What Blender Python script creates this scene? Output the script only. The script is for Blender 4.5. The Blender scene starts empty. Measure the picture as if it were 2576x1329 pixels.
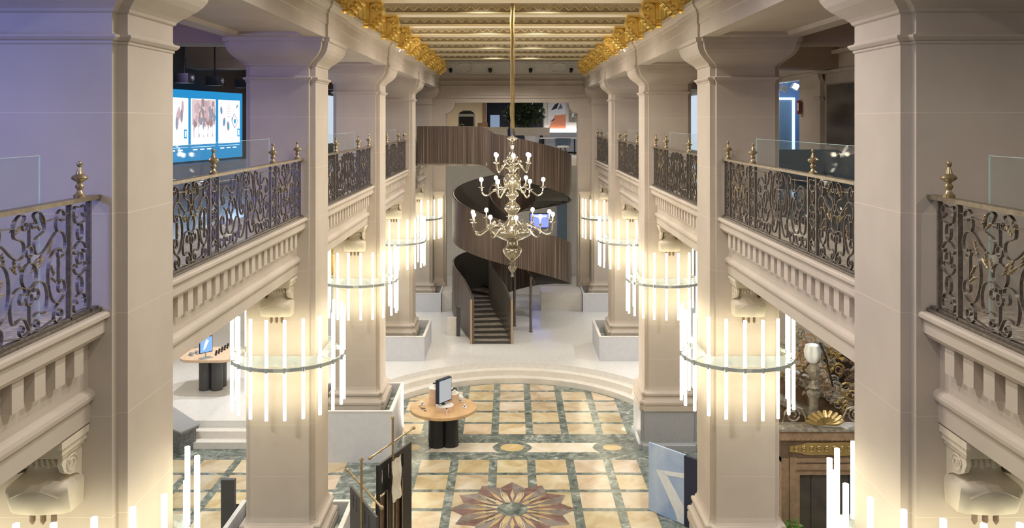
import bpy, math, random
from mathutils import Vector, Matrix
random.seed(7)
PI = math.pi
R = math.radians
EYE = 8.29                      # eye height above the marble floor
def Z(r): return EYE + r        # height relative to the eye
# ------------------------------------------------------------------ camera, world, light, exposure
scene = bpy.context.scene
col = scene.collection
cd = bpy.data.cameras.new('camera'); cam = bpy.data.objects.new('camera', cd); col.objects.link(cam)
cam.location = (-0.025, 0, EYE); cam.rotation_euler = (R(90), 0, 0)
F = 2150.0
cd.sensor_width = 36; cd.sensor_fit = 'HORIZONTAL'; cd.lens = 36*F/2576
cd.shift_y = -(664.5-305)/2576; cd.shift_x = (1288-1286)/2576
cd.clip_start = .05; cd.clip_end = 300
scene.camera = cam
w = bpy.data.worlds.new('world'); scene.world = w; w.use_nodes = True
w.node_tree.nodes['Background'].inputs[0].default_value = (1.0, .93, .84, 1)
w.node_tree.nodes['Background'].inputs[1].default_value = .2
vs = scene.view_settings
vs.view_transform = 'Standard'; vs.look = 'None'; vs.gamma = 1; vs.exposure = 0.06
scene.display_settings.display_device = 'sRGB'
def light(kind, loc, energy, color=(1, .93, .82), size=.1, aim=None, spot=120, sizey=None):
    ld = bpy.data.lights.new('light', kind); ld.energy = energy; ld.color = color
    if kind == 'AREA':
        ld.size = size
        if sizey: ld.shape = 'RECTANGLE'; ld.size_y = sizey
    else: ld.shadow_soft_size = size
    if kind == 'SPOT': ld.spot_size = R(spot); ld.spot_blend = .6
    o = bpy.data.objects.new('light', ld); col.objects.link(o); o.location = loc
    d = Vector(aim) - Vector(loc) if aim else Vector((0, 0, -1))
    o.rotation_euler = d.to_track_quat('-Z', 'Y').to_euler()
    return o
# spots added between the ceiling beams to brighten the nave, no fittings modelled
for k in range(8):
    y = 4.6 + 4.754*k
    for s in (-1, 1):
        light('SPOT', (s*.7, y, Z(2.72)), 230 if k == 0 else 335, (1, .94, .86), size=.06, spot=150)
# spots without fittings, added to brighten the galleries and lower aisles
for k in range(5):
    y = 4.4 + 7.13*k
    for s in (-1, 1):
        light('SPOT', (s*6.0, y, Z(1.85)), 120, (1, .9, .8) if s > 0 else (.8, .78, 1), size=.08, spot=150)
        light('SPOT', (s*7.2, y, Z(-1.98)), 560, (.9, .94, 1), size=.08, spot=150)
# violet and blue media light in the left gallery
light('SPOT', (-8.0, 3.0, Z(.9)), 900, (.22, .3, 1), size=.5, aim=(-4.3, 7.4, Z(0)), spot=70)
light('SPOT', (-7.6, 11.0, Z(1.1)), 130, (.5, .42, 1), size=.3, aim=(-4.4, 15, Z(.8)), spot=80)
light('SPOT', (-7.6, 18.4, Z(1.2)), 60, (.6, .5, 1), size=.3, aim=(-4.4, 22, Z(.8)), spot=80)
# cove lights lying on top of the lintels, washing the ceiling beams
for s in (-1, 1):
    light('AREA', (s*3.16, 23.0, Z(2.08)), 230, (1, .92, .78), size=.08, aim=(s*1.6, 23.0, Z(3.0)), sizey=26)
# stair hall behind
light('SPOT', (1.5, 35.0, Z(-2.0)), 260, (.22, .2, 1), size=.1, aim=(.75, 35.4, 0), spot=55)
light('SPOT', (-3.2, 31.5, Z(-2.4)), 60, (.4, .3, 1), size=.1, aim=(-2.0, 32.8, Z(-4.2)), spot=60)
for x in (-1.8, 1.8):
    light('SPOT', (x, 39.0, Z(-1.9)), 420, (1, .96, .92), size=.1, spot=150)
    light('SPOT', (x*1.3, 40.6, Z(1.9)), 190, (1, .86, .68) if x < 0 else (1, .95, .92), size=.1, spot=150)
# ------------------------------------------------------------------ materials
def nt(name):
    m = bpy.data.materials.new(name); m.use_nodes = True
    t = m.node_tree; return m, t, t.nodes['Principled BSDF']
def node(t, kind, **kw):
    n = t.nodes.new(kind)
    for k, v in kw.items(): setattr(n, k, v)
    return n
def ramp(t, src, stops):
    r = node(t, 'ShaderNodeValToRGB'); e = r.color_ramp.elements
    while len(e) < len(stops): e.new(.5)
    for i, (p, c) in enumerate(stops): e[i].position = p; e[i].color = (*c, 1)
    t.links.new(src, r.inputs[0]); return r.outputs[0]
def coords(t, scale=(1, 1, 1), kind='Object'):
    c = node(t, 'ShaderNodeTexCoord'); mp = node(t, 'ShaderNodeMapping')
    mp.inputs['Scale'].default_value = scale
    t.links.new(c.outputs[kind], mp.inputs[0]); return mp.outputs[0]
def plain(name, c, rough=.6, metal=0, emit=None, es=0, bump=0, noise=0, nscale=8):
    m, t, b = nt(name)
    b.inputs['Base Color'].default_value = (*c, 1); b.inputs['Roughness'].default_value = rough
    b.inputs['Metallic'].default_value = metal
    if emit: b.inputs['Emission Color'].default_value = (*emit, 1); b.inputs['Emission Strength'].default_value = es
    n = node(t, 'ShaderNodeTexNoise'); n.inputs['Scale'].default_value = nscale; n.inputs['Detail'].default_value = 4
    t.links.new(coords(t), n.inputs['Vector'])
    v = noise if noise else .04
    o = ramp(t, n.outputs[0], [(.3, tuple(max(0, x*(1-v)) for x in c)), (.7, tuple(min(1, x*(1+v)) for x in c))])
    t.links.new(o, b.inputs['Base Color'])
    if bump:
        bp = node(t, 'ShaderNodeBump'); bp.inputs['Strength'].default_value = bump
        t.links.new(n.outputs[0], bp.inputs['Height']); t.links.new(bp.outputs[0], b.inputs['Normal'])
    return m
def stone(name, c, joints=True):
    m, t, b = nt(name)
    co = coords(t)
    n1 = node(t, 'ShaderNodeTexNoise'); n1.inputs['Scale'].default_value = 1.3; n1.inputs['Detail'].default_value = 5
    n2 = node(t, 'ShaderNodeTexNoise'); n2.inputs['Scale'].default_value = 60; n2.inputs['Detail'].default_value = 2
    t.links.new(co, n1.inputs['Vector']); t.links.new(co, n2.inputs['Vector'])
    a = ramp(t, n1.outputs[0], [(.3, tuple(x*.92 for x in c)), (.7, tuple(min(1, x*1.06) for x in c))])
    out = a
    if joints:
        sp = node(t, 'ShaderNodeSeparateXYZ'); t.links.new(co, sp.inputs[0])
        ad = node(t, 'ShaderNodeMath', operation='ADD'); ad.inputs[1].default_value = -Z(.07)+.87*20
        t.links.new(sp.outputs[2], ad.inputs[0])
        md = node(t, 'ShaderNodeMath', operation='MODULO'); md.inputs[1].default_value = .87
        t.links.new(ad.outputs[0], md.inputs[0])
        lt = node(t, 'ShaderNodeMath', operation='LESS_THAN'); lt.inputs[1].default_value = .007
        t.links.new(md.outputs[0], lt.inputs[0])
        mx = node(t, 'ShaderNodeMix', data_type='RGBA'); t.links.new(lt.outputs[0], mx.inputs[0])
        t.links.new(a, mx.inputs[6]); mx.inputs[7].default_value = (*tuple(min(1, x*1.22) for x in c), 1)
        out = mx.outputs[2]
    t.links.new(out, b.inputs['Base Color']); b.inputs['Roughness'].default_value = .62
    bp = node(t, 'ShaderNodeBump'); bp.inputs['Strength'].default_value = .08; bp.inputs['Distance'].default_value = .01
    t.links.new(n2.outputs[0], bp.inputs['Height']); t.links.new(bp.outputs[0], b.inputs['Normal'])
    return m
def marble(name, stops, scale=2.2, rough=.18, attr=False, dist=1.2):
    m, t, b = nt(name); co = coords(t)
    n = node(t, 'ShaderNodeTexNoise'); n.inputs['Scale'].default_value = scale; n.inputs['Detail'].default_value = 7
    n.inputs['Distortion'].default_value = dist; t.links.new(co, n.inputs['Vector'])
    out = ramp(t, n.outputs[0], stops)
    if attr:
        at = node(t, 'ShaderNodeAttribute', attribute_name='tone')
        mx = node(t, 'ShaderNodeMix', data_type='RGBA', blend_type='MULTIPLY'); mx.inputs[0].default_value = 1
        t.links.new(out, mx.inputs[6]); t.links.new(at.outputs[0], mx.inputs[7]); out = mx.outputs[2]
    t.links.new(out, b.inputs['Base Color']); b.inputs['Roughness'].default_value = rough
    return m
def slatwood(name):
    m, t, b = nt(name); co = coords(t, (1, 1, 1), 'UV')
    mp1 = node(t, 'ShaderNodeMapping'); mp1.inputs['Scale'].default_value = (62, .22, 1); t.links.new(co, mp1.inputs[0])
    n = node(t, 'ShaderNodeTexNoise'); n.inputs['Scale'].default_value = 1; n.inputs['Detail'].default_value = 3
    t.links.new(mp1.outputs[0], n.inputs['Vector'])
    out = ramp(t, n.outputs[0], [(.3, (.022, .014, .011)), (.48, (.075, .05, .04)), (.6, (.125, .088, .068)), (.68, (.36, .28, .21))])
    t.links.new(out, b.inputs['Base Color']); b.inputs['Roughness'].default_value = .42
    return m
def gilt(name, c=(.78, .5, .1)):
    m, t, b = nt(name); co = coords(t)
    n = node(t, 'ShaderNodeTexNoise'); n.inputs['Scale'].default_value = 4; n.inputs['Detail'].default_value = 2
    t.links.new(co, n.inputs['Vector'])
    out = ramp(t, n.outputs[0], [(.3, tuple(x*.82 for x in c)), (.7, tuple(min(1, x*1.1) for x in c))])
    t.links.new(out, b.inputs['Base Color']); b.inputs['Roughness'].default_value = .38; b.inputs['Metallic'].default_value = .65
    return m
def glassm(name, tint=(.9, .97, .95), alpha=.14, rough=.03):
    m, t, b = nt(name)
    b.inputs['Base Color'].default_value = (*tint, 1); b.inputs['Roughness'].default_value = rough
    b.inputs['Alpha'].default_value = alpha; b.inputs['Specular IOR Level'].default_value = .7
    return m
M = dict(
    stone=stone('limestone', (.55, .475, .4)), stone2=stone('limestone_plain', (.55, .475, .4), False),
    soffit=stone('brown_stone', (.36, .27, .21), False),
    pale=stone('pale_stone', (.74, .68, .6), False),
    green=marble('green_marble', [(.3, (.08, .1, .09)), (.5, (.19, .225, .2)), (.6, (.29, .32, .29)), (.7, (.5, .53, .48))], 4),
    tile=marble('cream_marble', [(.25, (.5, .36, .2)), (.5, (.68, .56, .37)), (.72, (.8, .73, .58))], 1.7, .16, True, .8),
    white_tile=marble('ivory_marble', [(.3, (.72, .62, .45)), (.6, (.86, .8, .68))], 1.6, .16),
    red=marble('plum_marble', [(.3, (.16, .1, .09)), (.7, (.32, .2, .17))], 3),
    grey=marble('grey_marble', [(.3, (.2, .17, .15)), (.7, (.36, .31, .28))], 3),
    granite=marble('granite', [(.4, (.29, .3, .32)), (.6, (.45, .46, .48))], 150, .35, False, 0),
    darkgranite=marble('dark_granite', [(.4, (.1, .11, .12)), (.6, (.22, .23, .24))], 30, .3, False, 0),
    white=plain('white_floor', (.8, .785, .765), .22), step=plain('cream_step', (.78, .74, .68), .4),
    plaster=plain('white_plaster', (.8, .77, .73), .8), lilac=plain('pale_panel', (.62, .63, .67), .6),
    cream=plain('cream_wall', (.8, .68, .48), .8),
    iron=plain('wrought_iron', (.19, .165, .145), .42, .7, noise=.3, nscale=30), ironlt=plain('worn_iron_rail', (.3, .25, .19), .42, .75, noise=.2, nscale=20),
    brass=plain('aged_brass', (.42, .33, .2), .34, .8, noise=.2), chand=plain('chandelier_brass', (.43, .4, .33), .2, .9, noise=.1),
    steel=plain('brushed_steel', (.55, .6, .62), .3, .7), gold=gilt('gold_leaf', (.92, .64, .17)), gold2=gilt('old_gold', (.5, .36, .15)), carve=plain('warm_carved_stone', (.74, .66, .53), .6),
    ceil=plain('gilded_beam', (.6, .51, .36), .5, .1), ceillt=plain('beam_soffit', (.72, .63, .48), .5), ceildk=plain('coffer_panel', (.34, .27, .17), .6),
    trim=plain('gilt_trim', (.95, .8, .46), .35, .2),
    slat=slatwood('striped_walnut'), dark=plain('bronze_lining', (.13, .115, .1), .3, .3), gfloor=plain('dark_gallery_floor', (.1, .095, .095), .15), tread=plain('dark_tread', (.4, .35, .28), .35, noise=.3, nscale=5), leafbrass=plain('dull_leaf_brass', (.33, .26, .16), .45, .6, noise=.2), riser=plain('dark_riser', (.05, .045, .04), .4),
    edge=plain('oak_edge', (.4, .28, .18), .45), wood=plain('oak_top', (.62, .4, .2), .45, noise=.12, nscale=6), woodlt=plain('pale_oak', (.72, .52, .36), .45, noise=.1),
    black=plain('black_lacquer', (.012, .012, .016), .4), charcoal=plain('charcoal_panel', (.07, .07, .075), .5), navy=plain('navy', (.018, .026, .06), .6),
    tube=plain('lit_tube', (1, 1, 1), .4, emit=(1, .93, .66), es=6.6), bulb=plain('lit_bulb', (1, 1, 1), .4, emit=(1, .86, .62), es=45),
    glass=glassm('clear_glass', (.24, .31, .3), .09), collar=glassm('frosted_collar', (.55, .62, .64), .4, .25), edgeglass=plain('glass_edge', (.55, .75, .72), .2),
    blue=plain('screen_blue', (.0, .03, .06), .4, emit=(.01, .25, .56), es=1.05), screenwhite=plain('screen_white', (.1, .1, .1), .4, emit=(.86, .9, 1), es=1.5),
    bluewall=plain('blue_wall', (.08, .14, .27), .6), bluelight=plain('light_panel', (.3, .4, .5), .5, emit=(.5, .75, .95), es=1.6),
    led=plain('led_strip', (1, 1, 1), .5, emit=(1, .95, .88), es=3), redsign=plain('red_sign', (.3, .03, .03), .5),
    violet=plain('violet_screen', (.05, .05, .2), .4, emit=(.12, .16, 1), es=2.5),
    leaf=plain('leaf_green', (.035, .075, .03), .5, noise=.4, nscale=20), leaf2=plain('bright_leaf', (.14, .3, .05), .5, noise=.3, nscale=20),
    orange=plain('orange_print', (.75, .28, .16), .7), pink=plain('rosy_print', (.6, .42, .42), .6), benchgrey=plain('bench_grey', (.33, .34, .39), .7), palepane=plain('pale_lit_pane', (.5, .55, .6), .4, emit=(.62, .76, .9), es=.8), monitorblue=plain('monitor_picture', (.05, .1, .2), .4, emit=(.2, .42, .85), es=1), faintblue=plain('faint_blue_view', (.1, .1, .15), .5, emit=(.3, .42, .6), es=.6), bluegrey=plain('slate_upholstery', (.14, .2, .27), .8),
    plinth=plain('blue_grey_plinth', (.25, .3, .42), .5), skyprint=marble('sky_print', [(.35, (.27, .4, .68)), (.55, (.5, .63, .85)), (.7, (.75, .82, .92))], .9, .35, False, .5),
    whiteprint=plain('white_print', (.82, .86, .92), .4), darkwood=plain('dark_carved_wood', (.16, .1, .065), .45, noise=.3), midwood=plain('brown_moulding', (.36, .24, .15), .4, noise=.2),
    silver=plain('weathered_carving', (.34, .31, .26), .5, .3, noise=.4, nscale=12), darkglass=plain('dark_glass', (.07, .06, .05), .1), paper=plain('embossed_paper', (.75, .7, .6), .6, bump=.4, noise=.15, nscale=40),
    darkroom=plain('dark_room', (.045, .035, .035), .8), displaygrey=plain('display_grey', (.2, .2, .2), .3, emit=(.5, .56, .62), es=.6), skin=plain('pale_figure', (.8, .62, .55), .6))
# ------------------------------------------------------------------ mesh helpers
class MB:
    def __init__(s): s.v = []; s.f = []; s.mi = []; s.uv = {}; s.tone = {}
    def add(s, vs, fs, mi=0):
        n = len(s.v); s.v += [tuple(v) for v in vs]
        for f in fs: s.f.append(tuple(n+i for i in f)); s.mi.append(mi)
        return s
    def box(s, x0, x1, y0, y1, z0, z1, mi=0, rot=0, piv=None):
        vs = [(x, y, z) for z in (z0, z1) for y in (y0, y1) for x in (x0, x1)]
        if rot:
            px, py = piv if piv else ((x0+x1)/2, (y0+y1)/2); c, q = math.cos(rot), math.sin(rot)
            vs = [(px+(x-px)*c-(y-py)*q, py+(x-px)*q+(y-py)*c, z) for x, y, z in vs]
        return s.add(vs, [(0, 2, 3, 1), (4, 5, 7, 6), (0, 1, 5, 4), (2, 6, 7, 3), (0, 4, 6, 2), (1, 3, 7, 5)], mi)
    def loft(s, rings, closed=True, cap=True, mi=0):
        n = len(rings[0]); vs = [p for r in rings for p in r]; fs = []
        for i in range(len(rings)-1):
            for j in range(n if closed else n-1):
                k = (j+1) % n; fs.append((i*n+j, i*n+k, (i+1)*n+k, (i+1)*n+j))
        if cap and closed: fs.append(tuple(range(n-1, -1, -1))); fs.append(tuple((len(rings)-1)*n+j for j in range(n)))
        return s.add(vs, fs, mi)
    def lathe(s, prof, c=(0, 0, 0), n=20, mi=0, sx=1, sy=1, fl=0, fn=8):
        rings = [[(c[0]+sx*r*(1+fl*math.cos(fn*2*PI*j/n))*math.cos(2*PI*j/n), c[1]+sy*r*(1+fl*math.cos(fn*2*PI*j/n))*math.sin(2*PI*j/n), c[2]+z) for j in range(n)] for r, z in prof]
        return s.loft(rings, mi=mi)
    def tube(s, pts, r, n=6, mi=0, cap=True):
        pts = [Vector(p) for p in pts]; rings = []
        up = Vector((0, 0, 1))
        for i, p in enumerate(pts):
            d = (pts[min(i+1, len(pts)-1)] - pts[max(i-1, 0)]).normalized()
            a = d.cross(up if abs(d.z) < .95 else Vector((1, 0, 0))).normalized(); b = d.cross(a)
            rr = r[i] if isinstance(r, (list, tuple)) else r
            rings.append([tuple(p + a*rr*math.cos(2*PI*j/n) + b*rr*math.sin(2*PI*j/n)) for j in range(n)])
        return s.loft(rings, cap=cap, mi=mi)
    def prism(s, poly, axis, a, b, mi=0):     # polygon extruded along an axis
        def P(u, v, t): return {'x': (t, u, v), 'y': (u, t, v), 'z': (u, v, t)}[axis]
        return s.loft([[P(u, v, a) for u, v in poly], [P(u, v, b) for u, v in poly]], mi=mi)
    def sphere(s, c, r, n=10, m=7, mi=0, sc=(1, 1, 1)):
        rings = [[(c[0]+sc[0]*r*math.sin(PI*i/m)*math.cos(2*PI*j/n), c[1]+sc[1]*r*math.sin(PI*i/m)*math.sin(2*PI*j/n), c[2]-sc[2]*r*math.cos(PI*i/m)) for j in range(n)] for i in range(1, m)]
        s.loft(rings, mi=mi); return s
    def strap(s, pts, w=.026, t=.008, mi=0):  # flat iron bar bent in the (y,z) plane, depth along x
        n = len(pts)
        for i in range(1):
            rings = []
            for k, (u, v) in enumerate(pts):
                a = pts[max(k-1, 0)]; b = pts[min(k+1, n-1)]
                dx, dz = b[0]-a[0], b[1]-a[1]; l = math.hypot(dx, dz) or 1; nx, nz = -dz/l*t/2, dx/l*t/2
                rings.append([(-w/2, u+nx, v+nz), (w/2, u+nx, v+nz), (w/2, u-nx, v-nz), (-w/2, u-nx, v-nz)])
            s.loft(rings, mi=mi)
        return s
    def xform(s, mtx):
        s.v = [tuple(mtx @ Vector(v)) for v in s.v]; return s
    def build(s, name, mats, parent=None, smooth=False, uv=None):
        me = bpy.data.meshes.new(name); me.from_pydata(s.v, [], s.f)
        for m in (mats if isinstance(mats, (list, tuple)) else [mats]): me.materials.append(m)
        for i, p in enumerate(me.polygons): p.material_index = s.mi[i]
        import bmesh
        bm = bmesh.new(); bm.from_mesh(me); bmesh.ops.recalc_face_normals(bm, faces=bm.faces); bm.to_mesh(me); bm.free()
        if smooth:
            for p in me.polygons: p.use_smooth = True
            me.set_sharp_from_angle(angle=R(40))
        if uv:
            l = me.uv_layers.new(name='UVMap')
            for lp in me.loops: l.data[lp.index].uv = uv(me.vertices[lp.vertex_index].co)
        o = bpy.data.objects.new(name, me); col.objects.link(o)
        if parent: o.parent = parent
        return o
def tag(o, label, cat, group=None, kind=None):
    if label: o['label'] = label
    if cat: o['category'] = cat
    if group: o['group'] = group
    if kind: o['kind'] = kind
    return o
def thing(name, label, cat, loc=(0, 0, 0), rz=0, group=None):
    o = bpy.data.objects.new(name, None); col.objects.link(o); o.location = loc; o.rotation_euler = (0, 0, rz)
    o.empty_display_size = .2
    return tag(o, label, cat, group)
def structure(name, mb, m, label=None, cat='room', **kw):
    o = mb.build(name, m, **kw); o['kind'] = 'structure'; return tag(o, label or name.replace('_', ' '), cat)
def dup(root, loc, rz=0, label=None, group=None, mirror=False):
    kids = {}
    for o in col.objects:
        if o.parent: kids.setdefault(o.parent, []).append(o)
    r = root.copy(); col.objects.link(r); r.location = loc; r.rotation_euler = (0, 0, rz)
    if label: r['label'] = label
    if group: r['group'] = group
    for ch in kids.get(root, []):
        c = ch.copy(); col.objects.link(c); c.parent = r
        for g in kids.get(ch, []):
            d = g.copy(); col.objects.link(d); d.parent = c
    return r
ORD = ['nearest', 'second nearest', 'third nearest', 'fourth nearest', 'fifth nearest', 'sixth nearest', 'seventh nearest', 'eighth nearest', 'ninth nearest', 'tenth nearest', 'farthest']
SIDE = {-1: 'left', 1: 'right'}
def catmull(pts, n=6):
    out = []
    P = [pts[0]] + list(pts) + [pts[-1]]
    for i in range(1, len(P)-2):
        p0, p1, p2, p3 = P[i-1], P[i], P[i+1], P[i+2]
        for k in range(n):
            t = k/n
            out.append(tuple(.5*((2*p1[d]) + (-p0[d]+p2[d])*t + (2*p0[d]-5*p1[d]+4*p2[d]-p3[d])*t*t + (-p0[d]+3*p1[d]-3*p2[d]+p3[d])*t**3) for d in range(len(p1))))
    out.append(tuple(pts[-1])); return out
def curl(cx, cy, r0, r1, a0, turns, n=16):   # spiral polyline from radius r0 to r1
    return [(cx+(r0+(r1-r0)*i/n)*math.cos(a0+2*PI*turns*i/n), cy+(r0+(r1-r0)*i/n)*math.sin(a0+2*PI*turns*i/n)) for i in range(n+1)]
def oval(cx, cy, ru, rv, n=16):
    return [(cx+ru*math.cos(2*PI*i/n), cy+rv*math.sin(2*PI*i/n)) for i in range(n+1)]
# ------------------------------------------------------------------ floor
A = 3.36
PER = 7.13; FRONT0 = 7.34; CX = 3.95; HW = .59; NT = .094
colY = [7.93 + PER*i for i in range(5)]
fl = MB(); tones = {}
def quad(x0, x1, y0, y1, z, mi, tone=None):
    fl.add([(x0, y0, z), (x1, y0, z), (x1, y1, z), (x0, y1, z)], [(0, 1, 2, 3)], mi)
    if tone: tones[len(fl.f)-1] = tone
def poly(pts, z, mi, tone=None):
    fl.add([(x, y, z) for x, y in pts], [tuple(range(len(pts)))], mi)
    if tone: tones[len(fl.f)-1] = tone
def rt():
    k = random.uniform(.86, 1.08); return (min(1.15, k*random.uniform(.98, 1.04)), k, k*random.uniform(.88, 1.12))
fl.box(-13, 13, -2, 46, -.3, 0)
stripes = [-3.24, -2.32, -1.4, -.46, .46, 1.4, 2.32, 3.24]
xcells = [(-3.04, -2.42), (-2.22, -1.5), (-1.3, -.56), (-.36, .36), (.56, 1.3), (1.5, 2.22), (2.42, 3.04)]
xside = [(-4.0-.93*k-.74, -4.0-.93*k) for k in range(9)] + [(4.0+.93*k, 4.0+.93*k+.74) for k in range(9)]
ARC_Y, ARC_R = 22.98, 4.03
rows_front = []
y = 21.0-.1
for k in range(16):
    rows_front.append((y-.78, y-.0)); y -= .924
# rows: line centres 20.07, 19.15, 18.2 ...
rows_front = [(20.07+.07+(.924)*(-k), 20.07-.07+.924*(1-k)) for k in range(0, 16)]
rows_front[0] = (20.14, 20.90)
rows_rear = [(22.62, 23.38), (23.52, 24.30), (24.44, 25.22), (25.36, 26.14), (26.28, 27.1)]
SY, SR = 18.24, 1.36
for (y0, y1) in rows_front:
    for (x0, x1) in xcells: quad(x0, x1, y0, y1, .002, 1, rt())
    for (x0, x1) in xside:
        if y1 < 21.3: quad(x0, x1, y0, y1, .002, 1, rt())
for (y0, y1) in rows_rear:
    for (x0, x1) in xcells:
        pts = [(x0, y0), (x1, y0), (x1, y1), (x0, y1)]
        q = []
        for (px, py) in pts:
            lim = ARC_Y + math.sqrt(max(0, (ARC_R-.05)**2 - px*px)); q.append((px, min(py, lim)))
        if min(q[2][1], q[3][1]) - y0 < .05: continue
        poly(q, .002, 1, rt())
# roundel strip
def panel(xa, xb, ya, yb):
    yc = (ya+yb)/2; r = (yb-ya)/2
    e = .16
    pts = [(xa, ya), (xb, ya)] + [(xb-e*math.sin(PI*k/6), ya+(yb-ya)*k/6) for k in range(1, 6)] + [(xb, yb), (xa, yb)] + [(xa+e*math.sin(PI*k/6), yb-(yb-ya)*k/6) for k in range(1, 6)]
    poly(pts, .002, 2)
for xa, xb in ((-2.2, -.34), (.34, 2.2)): panel(xa, xb, 21.38, 22.0)
for cx in (0, -2.54, 2.54):
    poly([(cx+.46*math.cos(2*PI*k/24), 21.69+.42*math.sin(2*PI*k/24)) for k in range(24)], .003, 0)
    r = .3 if cx == 0 else .24
    poly([(cx+r*math.cos(2*PI*k/24), 21.69+r*.85*math.sin(2*PI*k/24)) for k in range(24)], .005, 1, (1.05, .98, .75))
# twelve-pointed star
def sp(r, a): return (SR*r*math.sin(R(a)), SY + SR*r*math.cos(R(a)))
for k in range(12):
    a = 30*k
    poly([sp(1, a), sp(.8, a+15), sp(.52, a+9), sp(.18, a+3), sp(.18, a)], .006, 4)
    poly([sp(1, a), sp(.18, a), sp(.18, a-3), sp(.52, a-9), sp(.8, a-15)], .006, 3)
    poly([sp(.8, a+15), sp(.18, a+27), sp(.18, a+3)], .005, 1, (1, .95, .85))
    poly([sp(.74, a+15), sp(.5, a+19), sp(.3, a+15), sp(.5, a+11)], .007, 4)
    poly([sp(.66, a+15), sp(.46, a+18.5), sp(.3, a+15), sp(.46, a+11.5)], .008, 1, (1.02, .95, .8))
    poly([sp(.72, a), sp(.5, a+4), sp(.3, a), sp(.5, a-4)], .008, 1, (.95, .85, .7))
poly([sp(.25, 30*k) for k in range(12)], .009, 0)
flo = fl.build('floor', [M['green'], M['tile'], M['white_tile'], M['red'], M['grey']])
at = flo.data.color_attributes.new('tone', 'FLOAT_COLOR', 'CORNER')
# faces keep their order through the normal recalculation
for p in flo.data.polygons:
    c = tones.get(p.index, (1, 1, 1))
    for li in p.loop_indices: at.data[li].color = (*c, 1)
flo['kind'] = 'structure'; tag(flo, 'green and cream marble floor with a twelve-pointed star inlay', 'floor')
# ------------------------------------------------------------------ raised white platform with curved steps
PH = .49
def plat(rad, z0, z1, yfront):
    pts = [(-13, 46), (-13, yfront), (-4.2, yfront), (-4.2, ARC_Y+.4), (-rad*.92, ARC_Y+.4)]
    a0 = math.acos(min(1, 3.36/rad))
    a0 = math.asin(min(.99, .4/rad))
    arc = [(-rad*math.cos(a0+(PI-2*a0)*k/40), ARC_Y+rad*math.sin(a0+(PI-2*a0)*k/40)) for k in range(41)]
    return pts[:4] + arc + [(4.2, ARC_Y+.4), (4.2, yfront), (13, yfront), (13, 46)]
st = MB()
for i, (rad, yf) in enumerate(((ARC_R, 21.6), (ARC_R+.3, 21.92), (ARC_R+.6, 22.24))):
    st.prism(plat(rad, 0, 0, yf), 'z', 0.001 if i == 0 else PH/3*i, PH/3*(i+1), mi=1 if i == 2 else 0)
structure('floor', st, [M['step'], M['white']], 'raised white floor behind three curved steps', 'floor')
for i, (rad, yf) in enumerate(((ARC_R, 21.6), (ARC_R+.3, 21.92), (ARC_R+.6, 22.24))): pass
# little step lights in the lowest riser
# ------------------------------------------------------------------ columns
def sect(e, z, h=HW, n=NT):
    a = h+e; b = a-n
    pts = [(b, -a), (b, -b), (a, -b), (a, b), (b, b), (b, a), (-b, a), (-b, b), (-a, b), (-a, -b), (-b, -b), (-b, -a)]
    return [(x, y, z) for x, y in pts]
PB = Z(-7.29)      # top of pedestal
def column(s, i):
    root = thing('stone_column', '%s limestone column in the %s row, square with notched corners' % (ORD[i], SIDE[s]), 'column', (s*CX, colY[i], 0), 0, 'columns of the %s row' % SIDE[s])
    MB().loft([sect(0, Z(-6.72)), sect(0, Z(.66))]).build('shaft', M['stone'], root)
    cp = [(.66, .0), (.67, .012), (.695, .014), (.70, .03), (.725, .05), (.745, .05), (.75, .012), (.77, 0), (.93, 0), (.945, .02), (.97, .03), (1.0, .06), (1.04, .11), (1.09, .17), (1.14, .215), (1.2, .25), (1.27, .27), (1.33, .275), (1.335, .3), (1.40, .305)]
    MB().loft([sect(e, Z(z)) for z, e in cp]).build('capital', M['stone2'], root)
    en = [(1.401, .27), (1.62, .27), (1.63, .285), (1.8, .285), (1.81, .3), (1.86, .31), (1.9, .35), (1.95, .38), (2.01, .385)]
    MB().loft([sect(e, Z(z)) for z, e in en]).build('entablature_block', M['stone2'], root)
    bp = [(-7.29, .15), (-7.17, .15), (-7.165, .125), (-7.15, .14), (-7.12, .15), (-7.08, .15), (-7.05, .135), (-7.04, .1), (-7.0, .075), (-6.94, .065), (-6.93, .085), (-6.91, .095), (-6.87, .095), (-6.85, .08), (-6.84, .04), (-6.8, .015), (-6.72, 0)]
    MB().loft([sect(e, Z(z)) for z, e in bp]).build('base', M['stone2'], root)
    granite = (s > 0 and i <= 2)
    pd = MB(); e = .15
    if granite:
        pd.loft([sect(.17, .001), sect(.17, .14), sect(.14, .17), sect(.12, .2), sect(.12, PB-.03), sect(.14, PB)])
        pd.build('pedestal', M['granite'], root)
    else:
        pd.loft([sect(.1, .001), sect(.1, PB)]).build('pedestal', M['green'], root)
    return root
for s in (-1, 1):
    for i in range(5): column(s, i)
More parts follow.
